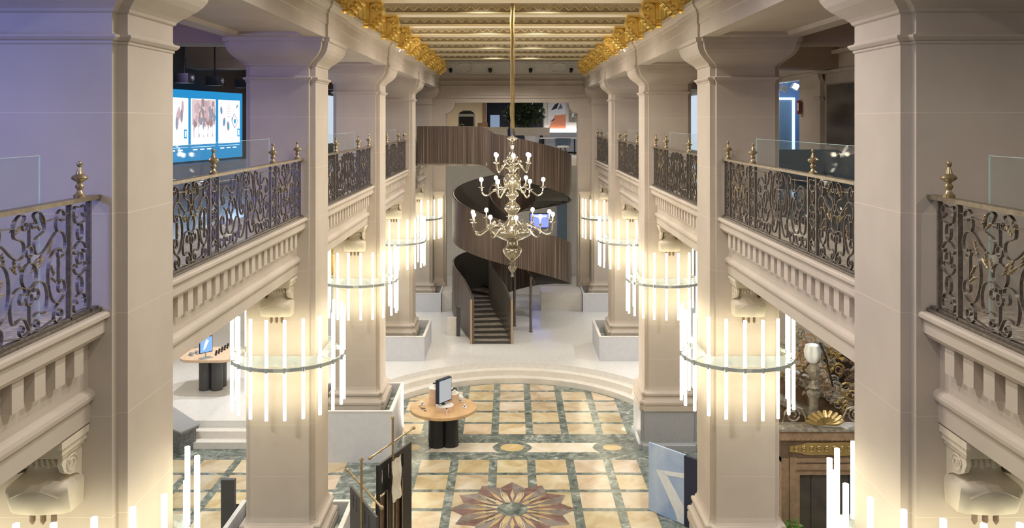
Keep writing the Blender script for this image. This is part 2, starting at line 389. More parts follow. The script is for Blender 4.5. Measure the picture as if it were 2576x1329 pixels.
# scroll consoles on the column faces that look toward the camera
def console(s, i):
    y = colY[i]-HW
    root = thing('scroll_bracket', 'carved limestone scroll bracket on the %s column of the %s row' % (ORD[i], SIDE[s]), 'bracket', (s*CX, y-.002, 0), 0, 'scroll brackets under the gallery beams')
    top = MB(); top.box(-.3, .3, -.44, 0, Z(-2.66), Z(-2.6)); top.box(-.28, .28, -.4, 0, Z(-2.72), Z(-2.66)); top.box(-.26, .26, -.36, 0, Z(-2.76), Z(-2.72))
    top.build('abacus', M['carve'], root)
    prof = catmull([(-.27, -2.762), (-.25, -2.79), (-.2, -2.84), (-.18, -2.89), (-.19, -2.93), (-.24, -2.97), (-.29, -3.01), (-.31, -3.06), (-.3, -3.12), (-.28, -3.18), (-.265, -3.22), (-.25, -3.26)], 3)
    b = MB(); rings = []
    for k, (yy, zz) in enumerate(prof):
        t = k/(len(prof)-1); q_ = min(1, max(0, (t-.35)/.3)); hw = .15 + .11*(q_*q_*(3-2*q_)) - .03*max(0, t-.7) + .05*max(0, 1-t*6)
        rings.append([(-hw, 0, Z(zz)), (-hw, yy+.04, Z(zz)), (-hw*.8, yy, Z(zz)), (-hw*.3, yy-.02, Z(zz)), (0, yy-.028, Z(zz)), (hw*.3, yy-.02, Z(zz)), (hw*.8, yy, Z(zz)), (hw, yy+.04, Z(zz)), (hw, 0, Z(zz))])
    b.loft(rings); b.build('scroll_body', M['carve'], root, smooth=True)
    for q in (-1, 1):
        sd = MB(); sd.prism([(0, Z(-2.761)), (-.31, Z(-2.761)), (-.33, Z(-2.82)), (-.29, Z(-2.9)), (-.2, Z(-2.95)), (-.08, Z(-2.98)), (0, Z(-3.04))], 'x', *sorted((q*.2, q*.24)))
        sd.build('side_cheek', M['carve'], root)
    v = MB()
    for q in (-1, 1):
        v.tube([(q*.245, -.18+.09*math.cos(a)*(1-a/14), Z(-2.86)+.08*math.sin(a)*(1-a/14)) for a in [k*.5 for k in range(20)]], .01, 5)
    v.tube([(-.2+.4*k/12, -.308-.018*math.sin(PI*k/12), Z(-3.1)+.06*math.sin(PI*k/12)) for k in range(13)], .01, 5)
    v.build('volute', M['carve'], root)
    lf = MB()
    for k in range(7):
        a = k-3; lf.tube([(a*.045, -.27, Z(-2.8)), (a*.05+.01, -.28, Z(-2.84)-.02*(k % 2)), (a*.05+.02, -.24, Z(-2.87))], [.012, .02, .006], 5)
    lf.build('leaf_carving', M['carve'], root)
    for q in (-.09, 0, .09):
        g = MB(); g.lathe([(.008, -.12), (.025, -.09), (.022, 0)], (q, -.17, Z(-3.262)), 8); g.build('gutta', M['darkwood'], root)  # dark wood colour stands in for the shade on the guttae
for s in (-1, 1):
    for i in range(5): console(s, i)
# ------------------------------------------------------------------ white parapet boxes around the left column bases and at the platform
def parapet(s, i, y0, y1, x0, x1, ztop, zfloor, label, front_m='lilac'):
    root = thing('parapet_box', label, 'parapet', (s*CX, colY[i], zfloor), 0, 'white parapet boxes around column bases')
    t = .07
    X0, X1 = (x0-s*CX, x1-s*CX); Y0, Y1 = y0-colY[i], y1-colY[i]; H = ztop-zfloor
    b = MB(); b.box(X0, X1, Y0, Y0+t, .001, H); b.box(X0, X1, Y1-t, Y1, .001, H); b.box(X0, X0+t, Y0+t, Y1-t, .001, H); b.box(X1-t, X1, Y0+t, Y1-t, .001, H)
    b.build('wall_panel', M[front_m], root)
    c = MB(); k = .012
    c.box(X0-k, X1+k, Y0-k, Y0+t, H, H+.025); c.box(X0-k, X1+k, Y1-t, Y1+k, H, H+.025); c.box(X0-k, X0+t, Y0+t, Y1-t, H, H+.025); c.box(X1-t, X1+k, Y0+t, Y1-t, H, H+.025)
    c.build('coping', M['white'], root)
    f = MB(); e = HW+.16
    for (a0, a1, b0, b1) in ((X0+t, X1-t, Y0+t, -e), (X0+t, X1-t, e, Y1-t), (X0+t, -e, -e, e), (e, X1-t, -e, e)):
        if a1 > a0 and b1 > b0: f.box(a0, a1, b0, b1, H-.3, H-.24)
    if f.f: f.build('marble_bed', M['green'], root)
zt = Z(-7.06)
parapet(-1, 1, 13.6, 15.87, -5.0, -2.95, zt, .0, 'white parapet box around the second left column base, near the black banners')
parapet(-1, 2, 20.73, 23.0, -5.0, -2.92, zt, .0, 'tall pale parapet box around the third left column base, behind the round table')
parapet(-1, 3, 27.75, 30.15, -5.1, -2.84, Z(-7.02), PH, 'white parapet box around the fourth left column base')
parapet(1, 3, 27.75, 30.15, 2.84, 5.1, Z(-7.02), PH, 'white parapet box around the fourth right column base', 'lilac')
parapet(-1, 4, 34.9, 36.58, -5.1, -2.9, Z(-7.05), PH, 'white parapet box around the farthest left column base')
parapet(1, 4, 34.9, 36.58, 2.9, 5.1, Z(-7.05), PH, 'white parapet box around the farthest right column base')
tag(MB().box(-2.88, -2.47, 35.15, 36.55, PH+.001, Z(-7.05)).build('low_wall', M['step']), 'short low white wall left of the stair passage', 'low wall')
tag(MB().box(1.2, 2.88, 35.15, 36.55, PH+.001, Z(-7.05)).build('low_wall', M['step']), 'long low cream wall right of the stair passage', 'low wall')
# ------------------------------------------------------------------ gallery beams (fascia with dentils) and slabs
bays = [(-2.0, colY[0]-HW)] + [(colY[i]+HW, colY[i+1]-HW) for i in range(4)]
tn = 1
for s in (-1, 1):
    for bi, (y0, y1) in enumerate(bays):
        pr = [(3.49, -1.63), (3.47, -1.645), (3.47, -1.675), (3.49, -1.69), (3.51, -1.695), (3.51, -1.81), (3.53, -1.82), (3.545, -1.85), (3.60, -1.87), (3.655, -1.9), (3.655, -2.29), (3.63, -2.30), (3.605, -2.32), (3.595, -2.35), (3.605, -2.385), (3.63, -2.4), (3.64, -2.41), (3.64, -2.58), (4.34, -2.58), (4.34, -1.9), (4.6, -1.9), (4.6, -1.63)]
        m = MB(); m.prism([(s*x, Z(z)) for x, z in pr], 'y', y0, y1)
        n = int((y1-y0-.15)/.29); off = ((y1-y0)-n*.29)/2
        for k in range(n):
            ya = y0+off+.29*k+.07
            a, b = sorted((s*3.575, s*3.66))
            m.box(a, b, ya, ya+.15, Z(-2.09), Z(-1.86))
        structure('trim_%d' % tn, m, M['stone2'], 'limestone gallery beam with a row of dentils, bay %d on the %s' % (bi+1, SIDE[s]), 'beam'); tn += 1
        # upper lintel between the capitals
        pr = [(3.13, 1.40), (3.13, 1.62), (3.11, 1.63), (3.11, 1.8), (3.095, 1.81), (3.085, 1.86), (3.045, 1.9), (3.015, 1.95), (3.01, 2.01), (4.9, 2.01), (4.9, 1.9), (4.82, 1.8), (4.78, 1.40), (4.5, 1.40), (4.46, 1.46), (3.44, 1.46), (3.40, 1.40)]
        m = MB(); m.prism([(s*x, Z(z)) for x, z in pr], 'y', y0-.3 if bi == 0 else y0-.27, y1+.27)
        m.prism([(s*3.41, Z(1.40)), (s*3.41, Z(1.46)), (s*4.49, Z(1.46)), (s*4.49, Z(1.40))], 'y', y0-.2, y0+.55)
        m.prism([(s*3.41, Z(1.40)), (s*3.41, Z(1.46)), (s*4.49, Z(1.46)), (s*4.49, Z(1.40))], 'y', y1-.55, y1+.2)
        structure('trim_%d' % tn, m, M['stone2'], 'moulded limestone lintel above gallery bay %d on the %s' % (bi+1, SIDE[s]), 'lintel'); tn += 1
    # cross beams in the gallery ceiling
    for i in range(5):
        a, b = sorted((s*4.85, s*8.3)); m = MB()
        m.box(a, b, colY[i]-.45, colY[i]+.45, Z(1.35), Z(2.0)); m.box(a, b, colY[i]-.5, colY[i]+.5, Z(1.62), Z(2.0))
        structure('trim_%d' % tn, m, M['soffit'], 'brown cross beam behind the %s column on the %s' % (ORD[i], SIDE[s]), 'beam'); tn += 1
    a, b = sorted((s*4.6, s*8.6))
    structure('floor', MB().box(a, b, -2, 46, Z(-1.95), Z(-1.635)), M['gfloor'], '%s gallery floor' % SIDE[s], 'floor')
    for bi in range(5):    # slab pieces inside the column row
        pass
    structure('ceiling', MB().box(*sorted((s*3.3, s*8.6)), 9.5, 46, Z(2.02), Z(2.2)), M['pale'], '%s gallery ceiling' % SIDE[s], 'ceiling')
# ------------------------------------------------------------------ nave ceiling
structure('ceiling', MB().box(-3.6, 3.6, 10.5, 37, Z(3.0), Z(3.2)), M['ceildk'], 'coffered ceiling above the gilded beams', 'ceiling')
for s in (-1, 1):
    a, b = sorted((s*3.3, s*3.5))
    m = MB().box(a, b, 9.5, 37, Z(2.2), Z(3.0)); structure('wall_%s' % SIDE[s], m, M['plaster'], 'pale strip of wall behind the gilded brackets, %s side' % SIDE[s], 'wall')
HB = 2.457
for k, yb in enumerate([12.4+2.377*j for j in range(10)]):
    root = thing('ceiling_beam', '%s gilded ceiling beam with a wavy trim spanning the nave' % ORD[k], 'beam', (0, yb, Z(HB)), 0, 'gilded ceiling beams')
    MB().box(-3.1, 3.1, 0, .6, 0, .54).build('beam_body', M['ceil'], root)
    m = MB(); m.box(-3.1, 3.1, .04, .56, -.012, -.001); m.build('beam_soffit', M['ceillt'], root)
    m = MB(); m.tube([(-3.1, -.012, .02), (3.1, -.012, .02)], .014, 6); m.build('gilt_bead', M['trim'], root)
    n = 26; pts = [(-3.08+6.16*q/(n*8), -.012, .12+.042*math.cos(2*PI*q/8)) for q in range(n*8+1)]
    MB().tube(pts, .008, 5).build('wave_trim', M['trim'], root)
    m = MB()
    for q in range(n):
        xa = -3.08+6.16*(q+.5)/n-6.16/n/2; wv = 6.16/n
        m.add([(xa+wv*t/8, -.004, .03 if e == 0 else .12+.042*math.cos(2*PI*t/8)) for e in (0, 1) for t in range(9)], [(t, t+1, t+10, t+9) for t in range(8)])
    m.build('scallop_inlay', M['ceildk'], root)
# gilded consoles that carry the beams
def gilt_bracket(s):
    """console carrying a beam: fluted drum on the wall side, rolled volute toward the nave, leaves underneath"""
    root = thing('gilded_bracket', 'gilded bracket', 'bracket')
    b = MB(); X = s*.1
    b.lathe([(.12, -.50), (.15, -.47), (.13, -.44), (.175, -.41), (.185, -.36), (.17, -.33), (.19, -.3), (.19, -.06), (.205, -.04), (.205, 0)], (X, 0, 0), 48, fl=.045, fn=12, sy=.85)
    b.build('fluted_body', M['gold'], root, smooth=True)
    wb = MB(); wb.prism([(-s*.02, -.02), (-s*.3, -.02), (-s*.3, -.2), (-s*.18, -.3), (-s*.08, -.44), (-s*.02, -.46)], 'y', -.06, .06); wb.build('web', M['gold'], root)
    v = MB()
    v.tube([(-s*.24, -.19, -.13), (-s*.24, .19, -.13)], .125, 20)
    for q in (-1, 1): v.tube([(-s*.24+s*.1*math.cos(a)*(1-a/15), q*.195, -.13+.1*math.sin(a)*(1-a/15)) for a in [k*.45 for k in range(26)]], .016, 6)
    v.sphere((-s*.24, -.2, -.13), .035, 10, 7)
    v.build('volute', M['gold'], root, smooth=True)
    for k in range(4):
        l = MB(); a = k/3; x0, z0 = -s*(.27-.2*a), -.27-.2*a
        for y0 in (-.11, 0, .11):
            l.tube([(x0, y0, z0+.02), (x0-s*.045, y0-.02, z0-.01), (x0-s*.085, y0-.015, z0-.06), (x0-s*.055, y0, z0-.1)], [.02, .05, .035, .002], 8)
        l.build('acanthus_leaf', M['gold'], root, smooth=True)
    MB().box(-.33, .33, -.2, .2, .001, .05).build('top_block', M['gold'], root)
    return root
for s in (-1, 1):
    proto = None
    for k in range(10):
        y = 12.4+2.377*k+.3; lab = '%s gilded scroll bracket along the %s edge of the ceiling' % (ORD[k], SIDE[s])
        loc = (s*2.98, y, Z(2.40))
        if proto is None:
            proto = gilt_bracket(s); proto.location = loc; tag(proto, lab, 'bracket', 'gilded brackets')
        else: dup(proto, loc, 0, lab)
    # light strip on top of the lintel between brackets
    for k in range(9):
        y = 12.4+2.377*k+.3+.42
        tag(MB().box(*sorted((s*3.2, s*3.24)), y, y+1.5, Z(2.02), Z(2.05)).build('light_strip', M['led']), '%s lit strip between gilded brackets on the %s' % (ORD[k], SIDE[s]), 'light', 'lit strips along the cornice')
# ------------------------------------------------------------------ wrought iron railings
RH = 1.0
def clampv(pts, u0, u1, v0=.045, v1=.945):
    return [(min(u1, max(u0, u)), min(v1, max(v0, v))) for u, v in pts]
def sym(c, pts): return [(2*c-u, v) for u, v in pts]
def panelC(m, c, hw):          # scroll panel, centre c, half width hw
    k = hw/.57
    L = []
    L.append(catmull([(.06, .865), (.03, .88), (.0+.03, .84), (.07, .83), (.095, .87), (.06, .93), (.13, .945), (.2, .89), (.205, .80), (.16, .775), (.09, .75), (.065, .70), (.09, .64), (.16, .625), (.25, .67), (.34, .74), (.41, .765), (.49, .74), (.525, .66), (.49, .57), (.43, .555), (.405, .60), (.44, .63), (.46, .60)], 4))
    L.append(catmull([(.44, .63), (.35, .62), (.285, .55), (.265, .44), (.285, .32), (.35, .225), (.43, .205), (.5, .25), (.52, .32), (.48, .375), (.43, .36), (.415, .31), (.44, .28), (.465, .3)], 4))
    L.append(catmull([(.075, .31), (.1, .29), (.13, .32), (.11, .37), (.06, .36), (.06, .40), (.13, .42), (.21, .39), (.25, .30), (.235, .20), (.2, .165), (.14, .19), (.07, .18), (.02, .12), (.005, .08), (.04, .02+.05), (.1, .04+.02), (.13, .1), (.1, .14), (.07, .11), (.09, .09)], 4))
    L.append(catmull([(.42, .2), (.36, .16), (.35, .09), (.4, .055), (.46, .075), (.47, .13), (.43, .15), (.405, .12), (.43, .1)], 4))
    L.append(catmull([(.4, .765), (.38, .82), (.4, .9), (.46, .93), (.51, .89), (.49, .84), (.45, .85), (.46, .88)], 4))
    for p in L:
        a = [(c+u*k, v) for u, v in p]
        m.strap(clampv(a, c-hw, c+hw)); m.strap(clampv([(c-u*k, v) for u, v in p], c-hw, c+hw))
    m.strap(oval(c, .665, .035*k+.005, .042)); m.strap(oval(c, .485, .1*k, .095, 20)); m.strap(oval(c, .31, .035*k+.005, .045))
    m.strap([(c, .70), (c, .86)]); m.strap([(c, .58), (c, .625)]); m.strap([(c, .35), (c, .39)]); m.strap([(c, .05), (c, .265)])
    for q in (-1, 1):
        m.strap([(c+q*.205*k, .86), (c+q*.40*k, .87)]); m.strap([(c+q*.42*k, .37), (c+q*.42*k, .56)])
        m.strap([(c+q*.1*k, .05), (c+q*.36*k, .09)]); m.strap([(c+q*.5*k, .89), (c+q*hw/k*k, .89)])
def leaves(m, c, k, sc=1):
    for q in (-1, 1):
        for (u, v, a) in ((.21, .83, -.5), (.17, .8, -.9), (.28, .6, .4), (.15, .53, .2), (.37, .42, -.6), (.4, .36, -1), (.13, .52, .9), (.06, .5, .5)):
            p = Vector((0, c+q*u*k, v)); d = Vector((0, q*math.sin(a), math.cos(a)))
            for j in range(3):
                s0 = p + d*(.03*j)
                m.tube([s0 + Vector((-.02, 0, 0)), s0 + d*.03 + Vector((-.012, q*.012, 0)), s0 + d*.055], [.006, .012, .003], 4)
def panelB(m, c, hw):
    # tall lyre in the middle
    L = [catmull([(.0, .93), (.05, .95), (.12, .9), (.1, .84), (.05, .85), (.06, .89)], 4),
         catmull([(.03, .84), (.02, .78), (.07, .76), (.12, .8), (.1, .9), (.18, .93), (.27, .84), (.31, .68), (.3, .5), (.22, .4), (.16, .42), (.14, .5), (.19, .54), (.22, .5), (.2, .47)], 4),
         catmull([(.11, .71), (.17, .72), (.24, .62), (.24, .54)], 4),
         catmull([(.02, .58), (.06, .45), (.07, .3), (.16, .14), (.27, .1), (.34, .18), (.3, .28), (.25, .26), (.26, .2), (.29, .21)], 4),
         catmull([(.33, .12), (.3, .3), (.38, .42), (.42, .56), (.38, .7), (.34, .83), (.4, .93), (.48, .9), (.47, .83), (.43, .84)], 4),
         catmull([(.48, .9), (.52, .76), (.62, .72), (.74, .76), (.84, .82), (.95, .79), (1.0, .7), (.96, .6), (.9, .6), (.88, .66), (.92, .69), (.94, .66)], 4),
         catmull([(.46, .5), (.5, .62), (.56, .66), (.64, .64)], 3),
         catmull([(.92, .56), (.82, .5), (.78, .38), (.82, .26), (.92, .22), (1.0, .28), (1.02, .4), (.97, .46), (.92, .43), (.92, .36), (.96, .36)], 4),
         catmull([(.42, .4), (.5, .34), (.56, .24), (.66, .2), (.76, .24), (.8, .34), (.75, .4), (.69, .38), (.69, .32), (.73, .32)], 4),
         catmull([(.45, .14), (.5, .2), (.57, .16), (.56, .08), (.48, .06), (.42, .1), (.4, .2)], 4),
         catmull([(.66, .18), (.7, .1), (.78, .06), (.86, .1), (.86, .17), (.8, .18), (.78, .13)], 4),
         catmull([(.9, .2), (.92, .1), (1.0, .07), (1.06, .13), (1.02, .19), (.97, .16)], 4)]
    for p in L:
        m.strap(clampv([(c+u, v) for u, v in p], c-hw, c+hw)); m.strap(clampv([(c-u, v) for u, v in p], c-hw, c+hw))
    m.strap([(c, .58), (c, .84)]); m.strap(oval(c, .62, .03, .04)); m.strap([(c, .05), (c, .3)])
    m.strap(oval(c, .36, .035, .06)); m.strap([(c-.07, .3), (c+.07, .3)]); m.strap([(c-.11, .71), (c+.11, .71)])
    for q in (-1, 1):
        m.strap(oval(c+q*.64, .54, .075, .09, 18)); m.strap(oval(c+q*.64, .69, .03, .04)); m.strap(oval(c+q*.64, .36, .03, .045))
        m.strap([(c+q*.64, .41), (c+q*.64, .45)]); m.strap([(c+q*.48, .88), (c+q*hw, .9)]); m.strap([(c+q*.56, .09), (c+q*.8, .07)])
        m.strap([(c+q*.72, .54), (c+q*.8, .5)]); m.strap([(c+q*.64, .73), (c+q*.64, .9)])
def stripP(m, c, hw):
    m.strap(oval(c, .72, .04, .07)); m.strap(oval(c, .5, .045, .05)); m.strap(oval(c, .28, .04, .07))
    for q in (-1, 1):
        m.strap(catmull([(c+q*.02, .92), (c+q*.08, .93), (c+q*.1, .87), (c+q*.06, .84), (c+q*.04, .87)], 3))
        m.strap(catmull([(c+q*.09, .86), (c+q*.07, .8), (c, .79)], 3))
        m.strap(catmull([(c+q*.02, .07), (c+q*.08, .07), (c+q*.1, .13), (c+q*.06, .16), (c+q*.04, .13)], 3))
        m.strap(catmull([(c+q*.09, .14), (c+q*.07, .19), (c, .21)], 3))
        m.strap(catmull([(c, .64), (c+q*.06, .62), (c+q*.1, .57), (c+q*.07, .54), (c+q*.05, .57)], 3))
        m.strap(catmull([(c, .36), (c+q*.06, .38), (c+q*.1, .43), (c+q*.07, .46), (c+q*.05, .43)], 3))
pc, pbm, ps = MB(), MB(), MB()
panelC(pc, 0, .555); panelB(pbm, 0, 1.12); stripP(ps, 0, .13)
nf_ = len(pc.f); leaves(pc, 0, 1)
for k in range(nf_, len(pc.f)): pc.mi[k] = 1
def railing(s, bi):
    y0, y1 = bays[bi]; mid = (y0+y1)/2 if bi else colY[0]-HW-3.02
    if bi == 0: y0 = mid-3.02
    root = thing('iron_railing', 'scrolled wrought iron railing of gallery bay %d on the %s, counted from the near end' % (bi+1, SIDE[s]), 'railing', (s*3.585, mid, Z(-1.63)), 0, 'wrought iron gallery railings')
    h = 3.01
    MB().box(-.045, .045, -h, h, .965, 1.0).build('top_rail', M['ironlt'], root)
    b = MB(); b.box(-.05, .05, -h, h, .001, .03); b.box(-.02, .02, -h, h, .03, .05); b.build('bottom_rail', M['iron'], root)
    if not shared:
        shared['C'] = pc.build('scroll_panel', [M['iron'], M['leafbrass']], root); shared['B'] = pbm.build('scroll_panel', M['iron'], root)
        shared['S'] = ps.build('narrow_panel', M['iron'], root)
        shared['P'] = MB().box(-.02, .02, -.013, .013, .03, .965).build('post', M['iron'], root)
        f = MB(); f.lathe([(.045, 0), (.05, .02), (.03, .035), (.018, .06), (.032, .08), (.036, .095), (.02, .115), (.022, .125), (.06, .15), (.066, .165), (.055, .18), (.03, .195), (.024, .215), (.012, .25), (.02, .262), (.024, .278), (.016, .295), (.004, .3)], (0, 0, 1.0), 16)
        shared['F'] = f.build('finial', M['brass'], root, smooth=True)
        first = True
    else: first = False
    def put(key, y, use):
        o = shared[key]
        if not use: o = o.copy(); col.objects.link(o); o.parent = root
        o.location = (0, y, 0)
        return o
    used = set()
    def P(key, y):
        put(key, y, first and key not in used); used.add(key)
    P('B', 0)
    for q in (-1, 1):
        P('C', q*1.99); P('S', q*1.275); P('S', q*2.73)
        for yy in (1.135, 1.42, 2.56, 2.88): P('P', q*yy)
        for yy in (1.275, 2.73): P('F', q*yy)
shared = {}
for s in (-1, 1):
    for bi in range(5): railing(s, bi)
# glass panes standing behind the railings
for s in (-1, 1):
    for bi in range(5):
        y0, y1 = bays[bi]
        if bi == 0: spans = [(1.2, 3.0), (3.04, 6.72)]
        else: spans = [(y1-5.92, y1-5.16), (y1-5.12, y1-1.36)]
        for q, (a, b) in enumerate(spans):
            if b-a < .2: continue
            root = thing('glass_pane', '%s clear glass pane standing behind the railing of bay %d on the %s' % (['narrow', 'wide'][q] if bi else ['nearer', 'farther'][q], bi+1, SIDE[s]), 'glass pane', (s*3.74, a, Z(-1.634)), 0, 'glass panes behind the railings')
            MB().box(-.006, .006, 0, b-a, .002, 1.36).build('pane', M['glass'], root)
            m = MB(); m.box(-.0065, .0065, -.006, -.0005, .002, 1.36); m.box(-.0065, .0065, b-a+.0005, b-a+.006, .002, 1.36); m.box(-.0065, .0065, 0, b-a, 1.3605, 1.364)
            m.build('polished_edge', M['edgeglass'], root)
# ------------------------------------------------------------------ ring lights around the columns
def ring_light():
    root = thing('ring_light', 'x', 'lamp')
    RR = .96
    m = MB(); N = 48
    m.loft([[(r*math.cos(2*PI*j/N), r*math.sin(2*PI*j/N), z) for r, z in ((RR-.012, -.03), (RR+.012, -.03), (RR+.012, .03), (RR-.012, .03))] for j in range(N)] + [[(r, 0, z) for r, z in ((RR-.012, -.03), (RR+.012, -.03), (RR+.012, .03), (RR-.012, .03))]], cap=False)
    m.build('metal_ring', M['steel'], root)
    c = MB(); h = .66
    for (x0, x1, y0, y1) in ((-h, h, -h-.012, -h), (-h, h, h, h+.012), (-h-.012, -h, -h, h), (h, h+.012, -h, h)): c.box(x0, x1, y0, y1, -.02, .16)
    c.build('glass_collar', M['collar'], root)
    for k in range(8):
        a = 2*PI*(k+.5)/8; r0 = .68 if True else 0
        ca, sa = math.cos(a), math.sin(a); f = h/max(abs(ca), abs(sa))
        MB().tube([(ca*(f-.06), sa*(f-.06), .05), (ca*f, sa*f, .05), (ca*(RR-.005), sa*(RR-.005), 0)], .011, 6).build('arm', M['steel'], root)
    t = MB(); t.lathe([(.024, -.785), (.027, -.78), (.027, 0)], (0, 0, 0), 10)
    cp = MB(); cp.lathe([(.03, -.045), (.03, .045)], (0, 0, 0), 8)
    up = t.build('light_tube', M['tube'], root, smooth=True); fit = cp.build('clamp', M['steel'], root)
    for k in range(20):
        a = R(-90 + 11 + 18*k); x, y = RR*math.cos(a), RR*math.sin(a)
        for q in (0, 1):
            o = up if (k == 0 and q == 0) else up.copy()
            if not (k == 0 and q == 0): col.objects.link(o)
            o.location = (x, y, .83 if q == 0 else -.045); o.parent = root
        o = fit if k == 0 else fit.copy()
        if k: col.objects.link(o)
        o.location = (x, y, 0); o.parent = root
    return root
proto = None
for s in (-1, 1):
    for i in range(5):
        lab = 'ring of upright lit tubes around the %s column of the %s row' % (ORD[i], SIDE[s])
        loc = (s*CX, colY[i], Z(-4.12))
        if proto is None: proto = ring_light(); proto.location = loc; tag(proto, lab, 'lamp', 'ring lights around the columns')
        else: dup(proto, loc, 0, lab)
# ------------------------------------------------------------------ chandelier
CH = (0, 18.75)
root = thing('chandelier', 'three-tiered brass chandelier with lit bulbs hanging from a long golden sleeve', 'chandelier', (CH[0], CH[1], EYE))
m = MB()
pts = [(.006*math.sin(k*1.3), .006*math.cos(k*.9), -.25+(2.9+.25)*k/24) for k in range(25)]
m.tube(pts, [.03 if k == 0 else .05+.006*math.sin(k*2.1) for k in range(25)], 10); m.build('fabric_sleeve', M['gold2'], root, smooth=True)
body = [(.012, -3.42), (.03, -3.40), (.012, -3.34), (.05, -3.28), (.075, -3.2), (.03, -3.15), (.06, -3.12), (.02, -3.08), (.04, -3.05), (.13, -2.95), (.17, -2.86), (.165, -2.8), (.12, -2.74), (.1, -2.72), (.1, -2.63), (.13, -2.61), (.2, -2.58), (.33, -2.5), (.38, -2.42), (.375, -2.4), (.24, -2.38), (.2, -2.3), (.12, -2.2), (.08, -2.14), (.06, -2.05), (.1, -2.0), (.14, -1.92), (.12, -1.84), (.07, -1.78), (.06, -1.7), (.12, -1.62), (.1, -1.56), (.05, -1.52), (.1, -1.44), (.15, -1.36), (.15, -1.26), (.1, -1.16), (.05, -1.12), (.09, -1.05), (.13, -1.02), (.06, -.98), (.04, -.9), (.09, -.84), (.1, -.78), (.05, -.72), (.03, -.62), (.05, -.5), (.03, -.44), (.1, -.38), (.05, -.34), (.03, -.3), (.035, -.15), (.015, -.1)]
MB().lathe([(max(.008, r*1.22), z) for r, z in catmull(body, 3)], (0, 0, 0), 28).build('turned_stem', M['chand'], root, smooth=True)
def arm_parts(Rr, zb, zroot, r0):
    dz = zb-.17
    p = catmull([(r0, 0, zroot), (r0+(Rr-r0)*.25, 0, zroot+.05), (r0+(Rr-r0)*.5, 0, zroot-.02), (r0+(Rr-r0)*.78, 0, zroot-.13), (Rr-.03, 0, zroot-.08), (Rr, 0, dz)], 5)
    a = MB(); a.tube(p, .018, 8)
    cl = [(r0+(Rr-r0)*.3+.05*math.cos(t)*(1-t/12), 0, zroot+.08+.05*math.sin(t)*(1-t/12)) for t in [q*.5 for q in range(16)]]
    a.tube(cl, .012, 6)
    a.sphere((r0+(Rr-r0)*.5, 0, zroot-.02), .034, 8, 6)
    pan = MB(); pan.lathe([(.02, -.02), (.06, -.005), (.078, .004), (.06, .0), (.026, .01), (.024, .03), (.016, .035)], (Rr, 0, dz), 14)
    can = MB(); can.lathe([(.014, 0), (.014, .1)], (Rr, 0, dz+.03), 8)
    bl = MB(); bl.sphere((Rr, 0, dz+.17), .043, 12, 8, sc=(1, 1, 1.15))
    return a, pan, can, bl
for Rr, zb, zroot, r0, n, ph in ((.41, -.74, -.98, .07, 6, R(33)), (.68, -1.28, -1.5, .12, 6, R(3)), (.90, -2.02, -2.33, .22, 10, R(23))):
    proto = None
    for k in range(n):
        if proto is None:
            a, pan, can, bl = arm_parts(Rr, zb, zroot, r0)
            ao = a.build('arm', M['chand'], root, smooth=True)
            proto = (ao, pan.build('drip_pan', M['chand'], ao, smooth=True), can.build('candle_tube', M['pale'], ao), bl.build('bulb', M['bulb'], ao, smooth=True))
            ao.rotation_euler.z = ph
        else:
            ao = proto[0].copy(); col.objects.link(ao); ao.parent = root; ao.rotation_euler.z = ph+2*PI*k/n
            for c in proto[1:]: d = c.copy(); col.objects.link(d); d.parent = ao
light('POINT', (CH[0], CH[1]-.75, Z(-1.5)), 60, (1, .85, .6), size=.05)
# ------------------------------------------------------------------ spiral staircase
CY, RO, RI = 33.3, 2.32, .84
# progress p in turns, clockwise from the left; values are heights below the eye
TOP = [(-.12, 5.85), (0, 5.45), (.25, 5.15), (.5, 4.78), (.75, 3.72), (1.0, 2.76), (1.25, 2.1), (1.5, 1.40), (1.75, .58), (1.8, .45)]
BOT = [(-.12, 7.6), (0, 7.35), (.25, 6.85), (.5, 6.35), (.75, 5.27), (1.0, 4.5), (1.25, 3.86), (1.5, 3.08), (1.75, 2.06), (1.8, 1.9)]
def lerp(T, p):
    if p <= T[0][0]: return T[0][1]
    for i in range(len(T)-1):
        if p <= T[i+1][0]:
            a, b = T[max(i-1, 0)], T[min(i+2, len(T)-1)]; t = (p-T[i][0])/(T[i+1][0]-T[i][0])
            h = T[i+1][0]-T[i][0]
            m0 = (T[i+1][1]-a[1])/(T[i+1][0]-a[0])*h; m1 = (b[1]-T[i][1])/(b[0]-T[i][0])*h
            return (2*t**3-3*t*t+1)*T[i][1]+(t**3-2*t*t+t)*m0+(-2*t**3+3*t*t)*T[i+1][1]+(t**3-t*t)*m1
    return T[-1][1]
def hx(r, p): a = PI - 2*PI*p; return (r*math.cos(a), CY + r*math.sin(a))
root = thing('spiral_staircase', 'winding staircase with striped walnut balustrade rising from the white floor to the gallery', 'staircase', (0, CY, 0))
